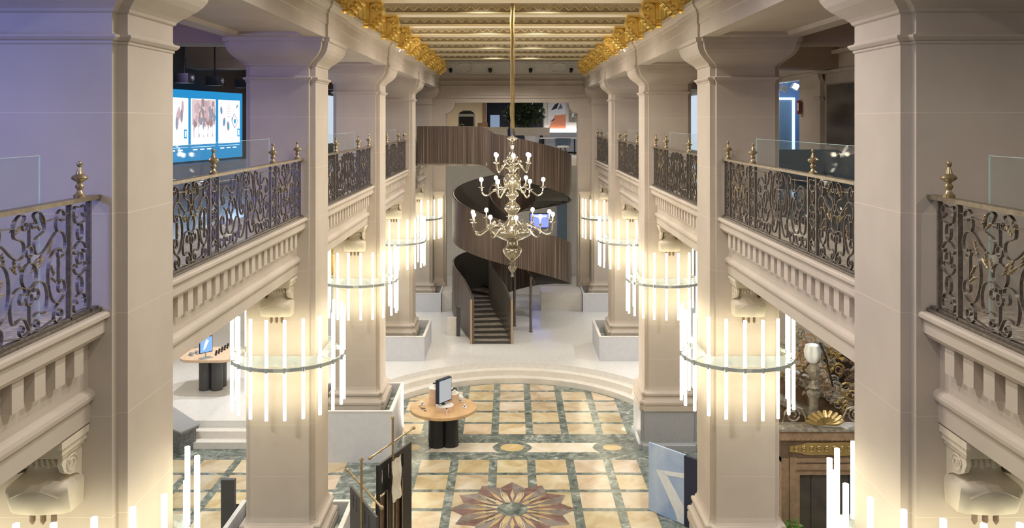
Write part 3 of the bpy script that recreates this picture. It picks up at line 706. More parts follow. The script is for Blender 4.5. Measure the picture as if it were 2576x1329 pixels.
def ribbon(name, path, T, Bm, mi_out, thick, inner_side):
    """path: list of (x,y,top,bottom); wood outside, dark lining inside"""
    n = len(path); L = [0]
    for i in range(1, n): L.append(L[-1]+math.dist(path[i][:2], path[i-1][:2]))
    rows = []
    for i, (x, y, t, b) in enumerate(path):
        a = path[max(i-1, 0)]; c = path[min(i+1, n-1)]; dx, dy = c[0]-a[0], c[1]-a[1]; l = math.hypot(dx, dy) or 1
        nx, ny = -dy/l*inner_side*thick, dx/l*inner_side*thick
        rows.append((x, y, x+nx, y+ny, Z(-t), Z(-b)))
    m = MB(); me_v = []
    for r in rows: me_v += [(r[0], r[1], r[4]), (r[0], r[1], r[5]), ((r[0]*.7+r[2]*.3), (r[1]*.7+r[3]*.3), r[5]), ((r[0]*.7+r[2]*.3), (r[1]*.7+r[3]*.3), r[4])]
    fs = []
    for i in range(n-1):
        for j in range(4): fs.append((i*4+j, (i+1)*4+j, (i+1)*4+(j+1) % 4, i*4+(j+1) % 4))
    fs += [(0, 1, 2, 3), tuple((n-1)*4+j for j in (3, 2, 1, 0))]
    m.add([(x, y-CY, z) for x, y, z in me_v], fs)
    me = bpy.data.meshes.new(name); me.from_pydata(m.v, [], m.f); me.materials.append(M['slat'])
    uvl = me.uv_layers.new(name='UVMap')
    for lp in me.loops: vi = lp.vertex_index; uvl.data[lp.index].uv = (L[vi//4], m.v[vi][2])
    o = bpy.data.objects.new(name, me); col.objects.link(o); o.parent = root
    for p in me.polygons: p.use_smooth = True
    me.set_sharp_from_angle(angle=R(35))
    m2 = MB(); v2 = []
    for r in rows: v2 += [((r[0]*.68+r[2]*.32), (r[1]*.68+r[3]*.32)-CY, r[4]+.012), (r[2], r[3]-CY, r[4]+.012), (r[2], r[3]-CY, r[5]+.02), ((r[0]*.68+r[2]*.32), (r[1]*.68+r[3]*.32)-CY, r[5]+.02)]
    m2.add(v2, fs); m2.build(name.replace('balustrade', 'lining'), M['dark'], root)
    return o
H0 = 8.9*A      # distance of the first riser
H0 = 29.9
outer = []
for (x, y, t, b) in catmull([(-1.39, H0, 6.26, 7.80), (-1.56, 30.7, 6.07, 7.79), (-1.79, 31.5, 5.86, 7.74), (-1.93, 31.92, 5.79, 7.68)], 6)[:-1]: outer.append((x, y, t, b))
p = -.08
while p < 1.805: x, y = hx(RO, p); outer.append((x, y, lerp(TOP, p), lerp(BOT, p))); p += .0125
xL, yL = outer[-1][:2]
outer += [(x, y, t, b) for (x, y, t, b) in catmull([(xL, yL, .45, 1.9), (-.95, 31.08, .27, 1.66), (-1.35, 31.02, .2, 1.56), (-2.2, 31.0, .19, 1.54), (-3.45, 31.0, .19, 1.54)], 5)[1:]]
ribbon('outer_balustrade', outer, None, None, 0, .07, -1)
inner = [(x, y, t, b) for (x, y, t, b) in catmull([(0, H0, 6.26, 7.80), (-.2, 30.8, 5.98, 7.7), (-.5, 31.8, 5.7, 7.5), (-.78, 32.7, 5.5, 7.3)], 5)[:-1]]
p = -.04
while p < 1.76: x, y = hx(RI, p); inner.append((x, y, lerp(TOP, p), lerp(BOT, p)-.05)); p += .02
ribbon('inner_balustrade', inner, None, None, 0, .06, 1)
# oak edge strips at the foot
e = MB(); e.box(-1.46, -1.385, H0-.03-CY, H0-CY, PH+.002, Z(-6.24)); e.build('edge_strip', M['edge'], root)
e = MB(); e.box(-.035, .04, H0-.03-CY, H0-CY, PH+.002, Z(-6.24)); e.build('edge_strip', M['edge'], root)
# treads
def tread(a, b, c, d, z0, z1):   # quad corners in plan
    m = MB(); q = [a, b, c, d]
    m.loft([[(x, y-CY, z0) for x, y in q], [(x, y-CY, z1) for x, y in q]]); m.mi = [1]*len(m.mi); m.mi[5] = 0; m.build('tread', [M['tread'], M['riser']], root)
zf = PH; rise = .162; n0 = 10
def Lp(t): # left edge in plan for the first flight
    pts = [(-1.38, H0+.02), (-1.54, 30.7), (-1.78, 31.6), (-2.2, 32.5), (-2.24, 33.3)]; q = t*4; i = min(3, int(q)); f = q-i
    return (pts[i][0]+(pts[i+1][0]-pts[i][0])*f, pts[i][1]+(pts[i+1][1]-pts[i][1])*f)
def Rp(t):
    pts = [(-.04, H0+.02), (-.24, 30.8), (-.54, 31.8), (-.8, 32.7), (-.92, 33.3)]; q = t*4; i = min(3, int(q)); f = q-i
    return (pts[i][0]+(pts[i+1][0]-pts[i][0])*f, pts[i][1]+(pts[i+1][1]-pts[i][1])*f)
for k in range(n0):
    t0, t1 = k/n0, (k+1)/n0
    a, b, c, d = Lp(t0), Rp(t0), Rp(t1), Lp(t1)
    z1 = zf + rise*(k+1)*.62 + (0 if k else 0)
    tread(a, b, c, d, max(zf+.002, z1-.28), z1)
zs = zf + rise*n0*.62; ze = Z(-1.56); n1 = 32; p0, p1 = 0.0, 1.76
for k in range(n1):
    pa, pb = p0+(p1-p0)*k/n1, p0+(p1-p0)*(k+1)/n1
    zb = Z(-lerp(BOT, (pa+pb)/2)); z1 = zb+.2+.12*math.sin(PI*k/n1)
    a, b, c, d = hx(RO-.08, pa), hx(RI+.07, pa), hx(RI+.07, pb), hx(RO-.08, pb)
    tread(a, b, c, d, z1-.17, z1)
m = MB(); m.box(-3.45, -.9, 31.08-CY, 33.0-CY, Z(-1.62), Z(-1.5)); m.build('landing', M['tread'], root)
for (x, y, zt_) in ((.10, 32.5, Z(-5.4)), (.70, 31.6, Z(-5.75))):
    MB().lathe([(.075, PH+.002), (.075, PH+.02), (.05, PH+.025), (.05, zt_)], (x, y-CY, 0), 14).build('support_post', M['iron'], root)
tag(MB().box(-2.36, -2.02, 31.1, 31.35, PH+.001, PH+.62).build('small_plinth', M['step']), 'small cream plinth beside the foot of the winding stair', 'plinth')
tag(MB().box(-2.0, -1.88, 30.95, 31.07, PH+.001, PH+1.05).build('dark_post', M['charcoal']), 'slim dark grey post behind the small cream plinth', 'post')
# ------------------------------------------------------------------ end wall with the tall opening
EY = 36.6
m = MB()
for s in (-1, 1):
    a, b = sorted((s*2.83, s*3.7)); m.box(a, b, EY, EY+.8, PH+.001, Z(.34))
    arc = [(s*2.83, .34)] + [(s*(2.83-.40+.40*math.cos(t)*0+0), 0) for t in []]
    # concave shoulder
    pr = [(s*3.7, Z(.34)), (s*3.7, Z(.8)), (s*2.43, Z(.8))] + [(s*(2.83-.4*math.cos(t)), Z(.8-.46*math.sin(t))) for t in [q*PI/2/8 for q in range(0, 9)]]
    m.prism(pr, 'y', EY, EY+.8)
m.box(-3.7, 3.7, EY, EY+.8, Z(.8), Z(2.0)); m.box(-3.7, 3.7, EY+.31, EY+.8, Z(2.0), Z(3.2))
m.box(-3.7, 3.7, EY-.04, EY, Z(1.12), Z(1.16)); m.box(-3.7, 3.7, EY-.05, EY, Z(1.5), Z(1.53)); m.box(-3.7, 3.7, EY-.1, EY, Z(1.66), Z(1.74)); m.box(-3.7, 3.7, EY-.16, EY, Z(1.86), Z(1.99))
m.box(-3.7, 3.7, EY-.06, EY, Z(.98), Z(1.0))
structure('wall_end', m, M['stone'], 'stone end wall with a wide opening with hollowed shoulders', 'wall')
m = MB(); m.box(-3.3, 3.3, EY-.1, EY+.3, Z(1.995), Z(2.56))
for xa, xb in ((-3.2, -2.35), (-1.6, -.55), (.5, 1.55), (2.3, 3.2)):
    for z in (2.08, 2.46): m.tube([(xa, EY-.11, Z(z)), (xb, EY-.11, Z(z))], .015, 5)
for cx in (-2.0, 2.0, -.95, .95)[:2]:
    m.tube([(cx+.3*max(-1, min(1, 1.25*math.cos(t))), EY-.11, Z(2.27)+.2*math.sin(t)) for t in [q*2*PI/28 for q in range(29)]], .032, 6)
    m.tube([(cx+.4*max(-1, min(1, 1.15*math.cos(t))), EY-.105, Z(2.27)+.24*math.sin(t)) for t in [q*2*PI/28 for q in range(29)]], .012, 5)
for cx in (-.22, .22): m.tube([(cx, EY-.11, Z(2.06)), (cx, EY-.11, Z(2.48))], .02, 5)
structure('wall_frieze', m, M['plaster'], 'pale frieze with oval mouldings under the last ceiling beam', 'wall')
m = MB()
for i in (-1, 1):
    pass
proto = None
for x in (-2.6, -.92, .80, 2.52):
    if proto is None:
        proto = thing('wall_spotlight', 'x', 'spotlight', (x, EY-.12, Z(2.13)), 0, 'black spotlights on the frieze')
        MB().lathe([(.035, 0), (.035, .01), (.01, .012)], (0, 0, 0), 10).xform(Matrix.Rotation(R(90), 4, 'X')).build('mount', M['black'], proto)
        MB().lathe([(.05, -.1), (.075, -.08), (.08, .08), (.05, .1)], (0, 0, 0), 12).xform(Matrix.Translation((0, -.16, .03)) @ Matrix.Rotation(R(65), 4, 'X')).build('lamp_head', M['black'], proto)
        proto['label'] = 'leftmost of the four black spotlights on the end frieze'
    else: dup(proto, (x, EY-.12, Z(2.13)), 0, {-.92: 'black spotlight on the end frieze, second from the left', .80: 'black spotlight on the end frieze, second from the right', 2.52: 'rightmost of the four black spotlights on the end frieze'}[x])
# tall pilasters flanking the lower opening
for s in (-1, 1):
    m = MB(); a = s*3.12
    m.loft([[(a+dx, EY-dy, z) for dx, dy in ((-.2-e, 0), (-.2-e, .1+e), (.2+e, .1+e), (.2+e, 0))] for z, e in ((Z(-7.03), .1), (Z(-6.9), .1), (Z(-6.88), .05), (Z(-6.7), 0), (Z(-3.2), 0), (Z(-3.1), .06), (Z(-3.0), .08))])
    structure('trim_%d' % tn, m, M['stone2'], 'stone pilaster on the %s of the end opening' % SIDE[s], 'pilaster'); tn += 1
# rooms beyond: lower hall and upper lounge
structure('wall_back', MB().box(-9, 9, 43.6, 43.9, PH+.001, Z(-1.97)), M['plaster'], 'white back wall beyond the staircase', 'wall')
structure('wall_back', MB().box(-9, -1.5, 43.6, 43.9, Z(-1.63), Z(2.6)), M['cream'], 'cream wall of the upper lounge', 'wall')
structure('wall_back', MB().box(1.65, 9, 43.6, 43.9, Z(-1.63), Z(2.6)), M['plaster'], 'white wall of the upper lounge', 'wall')
structure('floor', MB().box(-4.6, 4.6, 37.5, 46, Z(-1.95), Z(-1.635)), M['pale'], 'upper lounge floor behind the end opening', 'floor')
structure('ceiling', MB().box(-8.3, 8.3, 37.4, 46, Z(1.95), Z(2.01)), M['pale'], 'upper lounge ceiling', 'ceiling')
w_ = thing('door_1', 'dark glazed doorway with brown surround behind the indoor shrubbery', 'doorway', (0, 43.7, Z(-1.63))); w_['kind'] = 'structure'
MB().box(-1.28, 1.62, .3, .34, .002, 2.7).build('dark_backdrop', M['navy'], w_)
m = MB(); m.box(-1.5, -1.3, -.12, .1, .002, 2.75); m.box(-1.3, 1.64, -.12, .1, 2.6, 2.75); m.build('door_frame', M['midwood'], w_)
MB().box(-1.1, -.62, .26, .29, 1.3, 1.95).build('lit_view', M['faintblue'], w_)
# coffee machine, cabinet, bush in planter, pictures, bench, chair
t = thing('drinks_machine', 'black and steel drinks machine on the upper lounge counter', 'machine', (-2.14, 40.6, Z(-.28)))
m = MB(); m.prism([(-.3, 0), (.3, 0), (.36, .12), (.36, .62), (.3, .72), (-.3, .72), (-.36, .62), (-.36, .12)], 'y', -.25, .25); m.build('housing', M['black'], t)
m = MB(); m.prism([(-.37, .5), (.37, .5), (.34, .62), (-.34, .62)], 'y', -.29, .2); m.box(-.4, -.34, -.28, .2, .001, .5); m.box(.34, .4, -.28, .2, .001, .5); m.build('steel_trim', M['steel'], t)
MB().lathe([(.06, .72), (.24, .73), (.24, .78), (.05, .8)], (0, 0, 0), 16).build('lid', M['charcoal'], t)
m = MB(); m.tube([(-.3, -.3, 0.02), (-.28, -.32, .12), (-.2, -.33, .16), (-.12, -.32, .1), (-.1, -.3, .02)], .018, 6); m.build('handle', M['steel'], t)
t = thing('counter', 'long pale counter behind the landing balustrade', 'counter', (-2.1, 40.6, Z(-1.633)))
MB().box(-.95, 1.9, -.35, .35, .001, 1.28).build('counter_body', M['step'], t)
MB().box(-1.0, 1.95, -.4, .4, 1.281, 1.35).build('worktop', M['pale'], t)
tag(MB().box(-1.62, -1.15, 40.5, 40.85, Z(-.279), Z(-.08)).build('wooden_crate', M['midwood']), 'small brown wooden crate beside the drinks machine', 'crate')
t = thing('planter', 'long white trough planter on a tapered stand', 'planter', (.94, 39.6, Z(-1.633)))
MB().prism([(-.79, .98), (.79, .98), (.82, 1.34), (-.82, 1.34)], 'y', -.3, .3).build('trough', M['plaster'], t)
m = MB(); m.lathe([(.2, .001), (.22, .1), (.36, .979)], (0, 0, 0), 16); m.build('stand', M['lilac'], t)
random.seed(11)
def foliage(name, c, r, n, size, mat, parent=None, squash=(1, 1, 1)):
    m = MB()
    for k in range(n):
        while True:
            p = Vector((random.uniform(-1, 1), random.uniform(-1, 1), random.uniform(-1, 1)))
            if .3 < p.length < 1: break
        p = Vector((c[0]+p.x*r*squash[0], c[1]+p.y*r*squash[1], c[2]+p.z*r*squash[2]))
        d = Vector((random.gauss(0, 1), random.gauss(0, 1), random.gauss(0, .7))).normalized(); u = d.cross(Vector((random.gauss(0, 1), random.gauss(0, 1), random.gauss(0, 1)))).normalized()
        L = size*random.uniform(.7, 1.3)
        m.add([p, p+d*L*.5+u*L*.2, p+d*L, p+d*L*.5-u*L*.2], [(0, 1, 2, 3)])
    return m.build(name, mat, parent)
t = thing('indoor_shrub', 'dark leafy shrub growing from the long white trough', 'plant', (.94, 39.6, Z(-.28)))
foliage('foliage', (-.35, 0, .64), 1.0, 1500, .2, M['leaf'], t, (.95, .4, .6)); 
m = MB()
for k in range(7): m.tube([(-.7+.2*k, 0, -.02), (-.72+.19*k, .05, .5), (-.9+.24*k, 0, .9)], .02, 5)
m.build('stem', M['darkwood'], t)
def picture(loc, w_, h_, label, bg, shapes):
    t = thing('wall_print', label, 'picture', loc)
    MB().box(-w_/2, w_/2, -.03, 0, -h_/2, h_/2).build('print_panel', bg, t)
    for mat, pts in shapes:
        m = MB(); m.prism(pts, 'y', -.036, -.031); m.build('printed_shape', mat, t)
picture((2.3, 43.56, Z(.35)), .9, 1.5, 'orange and white wall print right of the indoor shrub', M['whiteprint'], [
    (M['orange'], [(-.45, -.75), (.45, -.75), (.45, .0), (-.1, -.05)]), (M['navy'], [(-.3, .2), (0, .3), (.1, .6), (-.1, .5)]), (M['navy'], [(-.4, -.4), (-.1, -.2), (-.15, -.3)]), (M['bluegrey'], [(.05, .25), (.3, .3), (.2, .55)])])
picture((3.35, 43.56, Z(.5)), .9, 1.1, 'grey and blue wall print at the right edge of the upper opening', M['silver'], [
    (M['whiteprint'], [(-.3, -.3), (-.2, -.3), (-.1, .2), (-.2, .2)]), (M['whiteprint'], [(0, -.3), (.08, -.3), (.08, .0), (0, .0)]), (M['skyprint'], [(-.2, .1), (.1, .1), (.15, .5), (-.15, .5)]), (M['whiteprint'], [(.18, -.3), (.26, -.3), (.3, .0), (.2, .0)])])
t = thing('wall_bench', 'slate bench with a glowing strip above its back along the lounge wall', 'bench', (3.1, 43.3, Z(-1.633)))
MB().box(-1.4, 2.5, -.5, .28, .1, .5).build('seat', M['benchgrey'], t); MB().box(-1.4, 2.5, .1, .28, .501, 1.05).build('backrest', M['benchgrey'], t)
MB().box(-1.4, 2.5, .1, .28, 1.15, 1.25).build('glowing_strip', M['led'], t); MB().box(-1.35, 2.45, -.4, .2, .001, .1).build('base', M['black'], t)
t = thing('lounge_table', 'narrow white table in front of the lounge bench', 'table', (2.45, 41.5, Z(-1.633)))
MB().box(-1.2, .9, -.3, .3, .78, .83).build('tabletop', M['plaster'], t)
for x in (-.9, .6): MB().lathe([(.2, .001), (.2, .02), (.03, .03), (.03, .779)], (x, 0, 0), 12).build('leg', M['black'], t)
t = thing('lounge_chair', 'slate shell chair on thin dark legs in the upper lounge', 'chair', (2.35, 39.3, Z(-1.633)))
m = MB(); rings = []
for k in range(9):
    a = R(-30+30*k); rings.append([(.33*math.cos(a)+0, .3*math.sin(a), .45), (.38*math.cos(a), .35*math.sin(a), .82), (.35*math.cos(a), .32*math.sin(a), .84), (.29*math.cos(a), .26*math.sin(a), .46)])
m.loft(rings); m.build('shell_back', M['bluegrey'], t, smooth=True)
MB().lathe([(.05, .4), (.3, .42), (.32, .47), (.28, .5), (.05, .51)], (0, 0, 0), 18).build('seat', M['plaster'], t)
for a in range(4):
    c_, s_ = math.cos(a*PI/2+.6), math.sin(a*PI/2+.6); MB().tube([(c_*.12, s_*.12, .42), (c_*.32, s_*.32, .002)], .014, 6).build('leg', M['black'], t)
# screen beyond the stair, dark display cabinet
t = thing('media_screen', 'blue lit screen with a white line of text beyond the staircase', 'screen', (1.42, 43.53, Z(-5.0)))
MB().box(-.5, .5, 0, .06, -.45, .3).build('housing', M['navy'], t); MB().box(-.46, .46, -.01, -.001, -.41, .26).build('display', M['violet'], t)
m = MB()
for k in range(9): m.box(-.36+.08*k, -.3+.08*k, -.016, -.011, .12, .2)
m.build('text_line', M['led'], t)
tag(MB().box(2.3, 2.75, 42.6, 43.2, PH+.001, Z(-3.2)).build('tall_cabinet', M['bluegrey']), 'tall slate cabinet beyond the staircase on the right', 'cabinet')
tag(MB().box(-.3, 2.1, 42.7, 43.0, PH+.001, Z(-5.9)).build('low_partition', M['plinth']), 'low blue-grey partition beyond the staircase', 'partition')
# ------------------------------------------------------------------ gallery outer walls
m = MB()
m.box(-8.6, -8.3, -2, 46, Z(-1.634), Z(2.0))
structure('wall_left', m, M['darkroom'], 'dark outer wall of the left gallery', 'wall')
m = MB(); m.box(8.3, 8.6, -2, 24.7, Z(-1.634), Z(2.0)); m.box(8.3, 8.6, 27.5, 46, Z(-1.634), Z(2.0)); m.box(8.3, 8.6, 24.7, 27.5, Z(1.2), Z(2.0))
m.box(8.22, 8.3, -2, 35, Z(1.25), Z(1.33)); m.box(8.1, 8.3, -2, 35, Z(1.7), Z(1.8)); m.box(8.26, 8.3, -2, 24.7, Z(.92), Z(.96))
structure('wall_right', m, M['stone2'], 'limestone outer wall of the right gallery', 'wall')
for y in (15.1, 22.9, 31.0):
    m = MB(); m.loft([[(8.3-d-e, yy, z) for d, yy in ((0, y-.2-e), (.12, y-.2-e), (.12, y+.2+e), (0, y+.2+e))] for z, e in ((Z(-1.632), .05), (Z(-1.5), .05), (Z(-1.45), 0), (Z(.55), 0), (Z(.58), .03), (Z(.64), .03), (Z(.66), 0), (Z(1.05), 0), (Z(1.15), .08), (Z(1.24), .1))])
    structure('trim_%d' % tn, m, M['stone2'], 'pilaster on the right gallery wall', 'pilaster'); tn += 1
structure('dark_opening', MB().box(8.2, 8.295, 18.2, 22.3, Z(-.62), Z(.93)), M['darkglass'], 'large dark glossy pane standing for an opening in the right gallery wall', 'window')  # flat dark pane stands in for a dark opening in the wall
structure('window_2', MB().box(8.2, 8.295, 37.2, 42.0, Z(-1.3), Z(1.15)), M['palepane'], 'pale lit pane far back in the right gallery', 'window')
structure('window_3', MB().box(-8.295, -8.2, 37.2, 42.0, Z(-1.0), Z(1.15)), M['palepane'], 'pale lit pane far back in the left gallery', 'window')
# blue side room
structure('wall_right', MB().box(10.4, 10.6, 23, 31, Z(-1.634), Z(2.0)), M['bluewall'], 'blue wall of the side room', 'wall')
structure('wall_right', MB().box(8.61, 10.4, 28.6, 28.8, Z(-1.634), Z(2.0)), M['bluewall'], 'blue end wall of the side room', 'wall')
structure('floor', MB().box(8.6, 10.6, 23, 31, Z(-1.9), Z(-1.635)), M['pale'], 'side room floor', 'floor')
structure('ceiling', MB().box(8.6, 10.6, 23, 31, Z(1.6), Z(1.9)), M['charcoal'], 'side room ceiling', 'ceiling')
light('POINT', (9.3, 26.8, Z(1.0)), 90, (.6, .8, 1), size=.05)
t = thing('door_2', 'lit doorway frame on the blue wall', 'doorway', (8.62, 28.56, Z(-1.633))); t['kind'] = 'structure'
m = MB(); m.box(.05, .12, -.05, .03, .001, 2.4); m.box(.75, .82, -.05, .03, .001, 2.4); m.box(.05, .82, -.05, .03, 2.35, 2.42); m.build('door_frame', M['bluelight'], t)
MB().box(.13, .74, .0, .03, .001, 2.34).build('door_leaf', M['bluegrey'], t)
for q, (x, y, z) in enumerate(((8.5, 26.7, 1.02), (9.0, 27.2, 1.1))):
    t = thing('ceiling_projector', ['white angled spotlight over the blue doorway, nearer one', 'white angled spotlight over the blue doorway, farther one'][q], 'spotlight', (x, y, Z(z)))
    MB().box(-.09, .09, -.11, .11, -.09, .09).xform(Matrix.Rotation(.5, 4, 'Y')).build('lamp_body', M['whiteprint'], t)
    MB().lathe([(.015, .1), (.015, .5)], (0, 0, 0), 6).build('drop_rod', M['black'], t)
t = thing('exit_sign', 'small red sign on the edge of the blue side room', 'sign', (8.24, 24.5, Z(.4)))
MB().box(-.05, .0, -.1, .1, -.2, .2).build('sign_plate', M['redsign'], t)
m = MB(); m.box(-.056, -.051, -.08, .02, -.1, .12); m.build('pictogram', M['whiteprint'], t)
t = thing('door_sign', 'small white square sign on the blue wall', 'sign', (9.75, 28.59, Z(-.1))); MB().box(-.08, .08, -.02, 0, -.12, .12).build('sign_plate', M['whiteprint'], t); MB().box(-.02, .03, -.024, -.021, -.06, .06).build('pictogram', M['navy'], t)
# sofas in the right gallery
for q, (x, y, wd, lab) in enumerate(((6.3, 19.4, 1.0, 'navy sofa behind the right gallery railing'), (7.75, 19.7, .38, 'navy armchair at the right end of the navy sofa'))):
    t = thing('sofa', lab, 'sofa', (x, y, Z(-1.633)))
    m = MB(); m.prism([(-wd, .12), (wd, .12), (wd, .95-.12*q), (wd-.08, 1.0-.12*q), (-wd+.08, 1.0-.12*q), (-wd, .95-.12*q)], 'y', -.45, -.25); m.build('backrest', M['navy'], t)
    MB().box(-wd, wd, -.249, .45, .12, .45).build('seat', M['navy'], t)
    for e in (-1, 1): MB().box(*sorted((e*wd, e*(wd-.18))), -.245, .45, .451, .65).build('armrest', M['navy'], t)
    for e in (-1, 1): MB().box(*sorted((e*(wd-.05), e*(wd-.1))), -.4, .4, .001, .119).build('leg', M['black'], t)
# left gallery: media wall with three posters
t = thing('media_wall', 'large curved blue lit screen showing three poster panels', 'screen', (0, 0, 0))
P0, P1 = Vector((-8.12, 19.4, 0)), Vector((-7.45, 23.6, 0)); dv = (P1-P0); ln = dv.length; dv.normalize(); nv = Vector((dv.y, -dv.x, 0)); nv = nv if nv.x > 0 else -nv
def S(u, h, d=0): p = P0 + dv*u + nv*d; return (p.x, p.y, Z(h))
def slab(name, u0, u1, h0, h1, d0, d1, mat, par=t, pts=None):
    m = MB(); pts = pts or [(u0, h0), (u1, h0), (u1, h1), (u0, h1)]
    m.loft([[S(u, h, d0) for u, h in pts], [S(u, h, d1) for u, h in pts]]); return m.build(name, mat, par)
slab('screen_frame', 0, ln, -.98, .76, -.15, 0, M['blue'])
slab('plinth', -.3, ln+.35, -1.63, -1.05, -.4, .1, M['plinth'])
UL = [(-.2, .92), (1.08, 2.32), (2.48, 3.88)]
UL = [(.2, 1.42), (1.56, 2.76), (2.92, 4.08)]
pn = [slab('poster_panel', a, b, -.58, .56, .001, .012, M['screenwhite']) for a, b in UL]
for q, (a, b) in enumerate(UL):
    for k in range(3): slab('caption_mark', a+.1+.34*k, a+.3+.34*k, -.72, -.69, .001, .006, M['screenwhite'])
    slab('rule_line', a, b, -.645, -.635, .001, .005, M['bluelight'])
random.seed(5)
def blob(par, u, h, ru, rh, mat, d=.016, rot=0, n=10):
    pts = []
    for k in range(n):
        x, y = ru*math.cos(2*PI*k/n), rh*math.sin(2*PI*k/n); pts.append((u+x*math.cos(rot)-y*math.sin(rot), h+x*math.sin(rot)+y*math.cos(rot)))
    return slab('poster_shape', 0, 0, 0, 0, d-.003, d, mat, par, pts)
pc1 = plain('poster_rose', (.1, .1, .1), .5, emit=(.62, .42, .46), es=1); pc2 = plain('poster_grey', (.1, .1, .1), .5, emit=(.3, .3, .36), es=1); pc3 = plain('poster_brown', (.1, .1, .1), .5, emit=(.36, .24, .24), es=1)
pc4 = plain('poster_blue', (.02, .1, .2), .5, emit=(.05, .35, .62), es=1)
slab('poster_backdrop', UL[1][0]+.03, UL[1][1]-.03, -.1, .54, .0125, .0132, plain('poster_blush', (.1, .1, .1), .5, emit=(.72, .58, .6), es=1))
for k in range(60):     # crowd poster
    u = random.uniform(1.64, 2.68); h = random.uniform(-.12, .47); blob(t, u, h, random.uniform(.03, .085), random.uniform(.05, .13), random.choice([pc1, pc1, pc2, pc3]), .014+.0003*k, random.uniform(-.4, .4), 7)
for k in range(9): blob(t, 1.72+.11*k, -.3+.04*(k % 3), .045, .13, M['screenwhite'], .034+.0003*k)
for k in range(5): blob(t, 1.7+.22*k, -.22, .05, .2, pc2 if k % 2 else pc1, .013)
for k in range(7): blob(t, .9+random.uniform(0, .35), random.uniform(-.1, .4), .06, .16, random.choice([pc1, pc1, pc2]), .014+.0006*k)
for (u, h, ru, rh, r_) in ((3.05, .28, .06, .11, .2), (3.2, -.02, .07, .12, -.2), (3.42, -.13, .075, .13, .1), (3.66, .02, .05, .1, .3), (3.92, .4, .03, .08, -.9)): blob(t, u, h, ru, rh, pc2, .016, r_); blob(t, u, h-.01, ru*.5, rh*.5, pc4, .018, r_)
slab('tilted_tablet', 0, 0, 0, 0, .013, .016, pc2, t, [(3.74, .22), (3.98, 0), (3.78, -.2), (3.6, 0)]); slab('tilted_tablet', 0, 0, 0, 0, .017, .019, M['screenwhite'], t, [(3.74, .18), (3.94, 0), (3.78, -.16), (3.64, 0)]); blob(t, 3.78, 0, .06, .07, pc4, .022)
for k in range(5): slab('text_line', 3.34, 3.56, .4-.07*k, .415-.07*k, .013, .015, pc1)
for (u) in (1.22, 3.93): slab('poster_badge', u, u+.13, -.42, -.2, .013, .018, pc4); slab('poster_badge', u+.03, u+.1, -.38, -.24, .019, .022, M['bluelight'])
for q, (u, dd) in enumerate(((.1, .5), (1.5, .5), (3.0, .5))):
    x, y, z = S(u+.3, 1.0, dd); t2 = thing('projector', ['black ceiling projector above the media wall, left one', 'black ceiling projector above the media wall, middle one', 'black ceiling projector above the media wall, right one'][q], 'projector', (x, y, z))
    MB().box(-.16, .16, -.2, .2, -.12, .1).build('housing', M['black'], t2); MB().lathe([(.02, .1), (.02, 1.018)], (0, 0, 0), 6).build('drop_rod', M['black'], t2); MB().lathe([(.06, 0), (.06, .05)], (0, 0, 0), 10).xform(Matrix.Translation((.16, 0, 0)) @ Matrix.Rotation(PI/2, 4, 'Y')).build('lens', M['steel'], t2)
sx, sy, sz = S(2.2, 0, 2.2); light('AREA', (sx-1.2, sy, Z(-.1)), 25, (.45, .65, 1), size=1.6, aim=(sx+4, sy, Z(-.4)))
# ------------------------------------------------------------------ lower aisles
m = MB(); m.box(-12.9, -12.6, -2, 46, .001, Z(-1.96)); structure('wall_left', m, M['plaster'], 'white outer wall of the lower left aisle', 'wall')
m = MB(); m.box(12.6, 12.9, -2, 46, .001, Z(-1.96)); m.box(6.4, 12.6, 24.5, 24.8, PH+.001, Z(-1.96)); structure('wall_right', m, M['stone2'], 'beige walls of the lower right aisle', 'wall')
structure('wall_back', MB().box(-12.6, -5.6, 31.5, 31.8, PH+.001, Z(-1.96)), M['plaster'], 'white cross wall of the lower left aisle', 'wall')
for s in (-1, 1): structure('ceiling', MB().box(*sorted((s*4.4, s*12.6)), -2, 46, Z(-1.955), Z(-1.951)).box(*sorted((s*8.6, s*12.9)), -2, 46, Z(-1.95), Z(-1.7)), M['plaster'], 'white ceiling of the %s lower aisle' % SIDE[s], 'ceiling')
def lobed_base(t, r, off, h, mat, ang=0):
    for k in range(4):
        a = ang+PI/4+k*PI/2; MB().lathe([(r, .002), (r, h)], (off*math.cos(a), off*math.sin(a), 0), 20).build('leg', mat, t, smooth=True)
    MB().box(-off*.7, off*.7, -off*.7, off*.7, .004, h-.02).build('core', mat, t)
# left table
t = thing('display_table', 'rounded pale oak display table on a lobed charcoal base in the left aisle', 'table', (-8.75, 25.0, PH))
rr = .42; pts = []
for cx_, cy_, a0 in ((.4, .3, 0), (-.4, .3, 90), (-.4, -.3, 180), (.4, -.3, 270)):
    pts += [(cx_+rr*math.cos(R(a0+90*k/6)), cy_+rr*math.sin(R(a0+90*k/6))) for k in range(7)]
MB().prism(pts, 'z', .93, 1.0).build('tabletop', M['woodlt'], t)
lobed_base(t, .17, .24, .929, M['charcoal'])
light('SPOT', (-8.75, 24.7, Z(-2.4)), 380, (1, .97, .95), size=.03, spot=75)
t = thing('display_monitor', 'slim monitor with a blue picture on the left aisle table', 'screen', (-8.78, 24.5, PH+1.003), R(50))
MB().box(-.2, .2, -.02, .02, .16, .62).build('housing', M['black'], t); MB().box(-.185, .185, -.027, -.021, .18, .6).build('display', M['monitorblue'], t); MB().prism([(-.1, .25), (-.02, .3), (.08, .5), (.0, .54), (-.05, .42)], 'y', -.03, -.0275).build('white_streak', M['screenwhite'], t)
m = MB(); m.box(-.16, .16, -.12, .12, .0, .014); m.tube([(0, 0, .01), (0, .01, .2)], .02, 6); m.build('stand', M['steel'], t)
proto = None
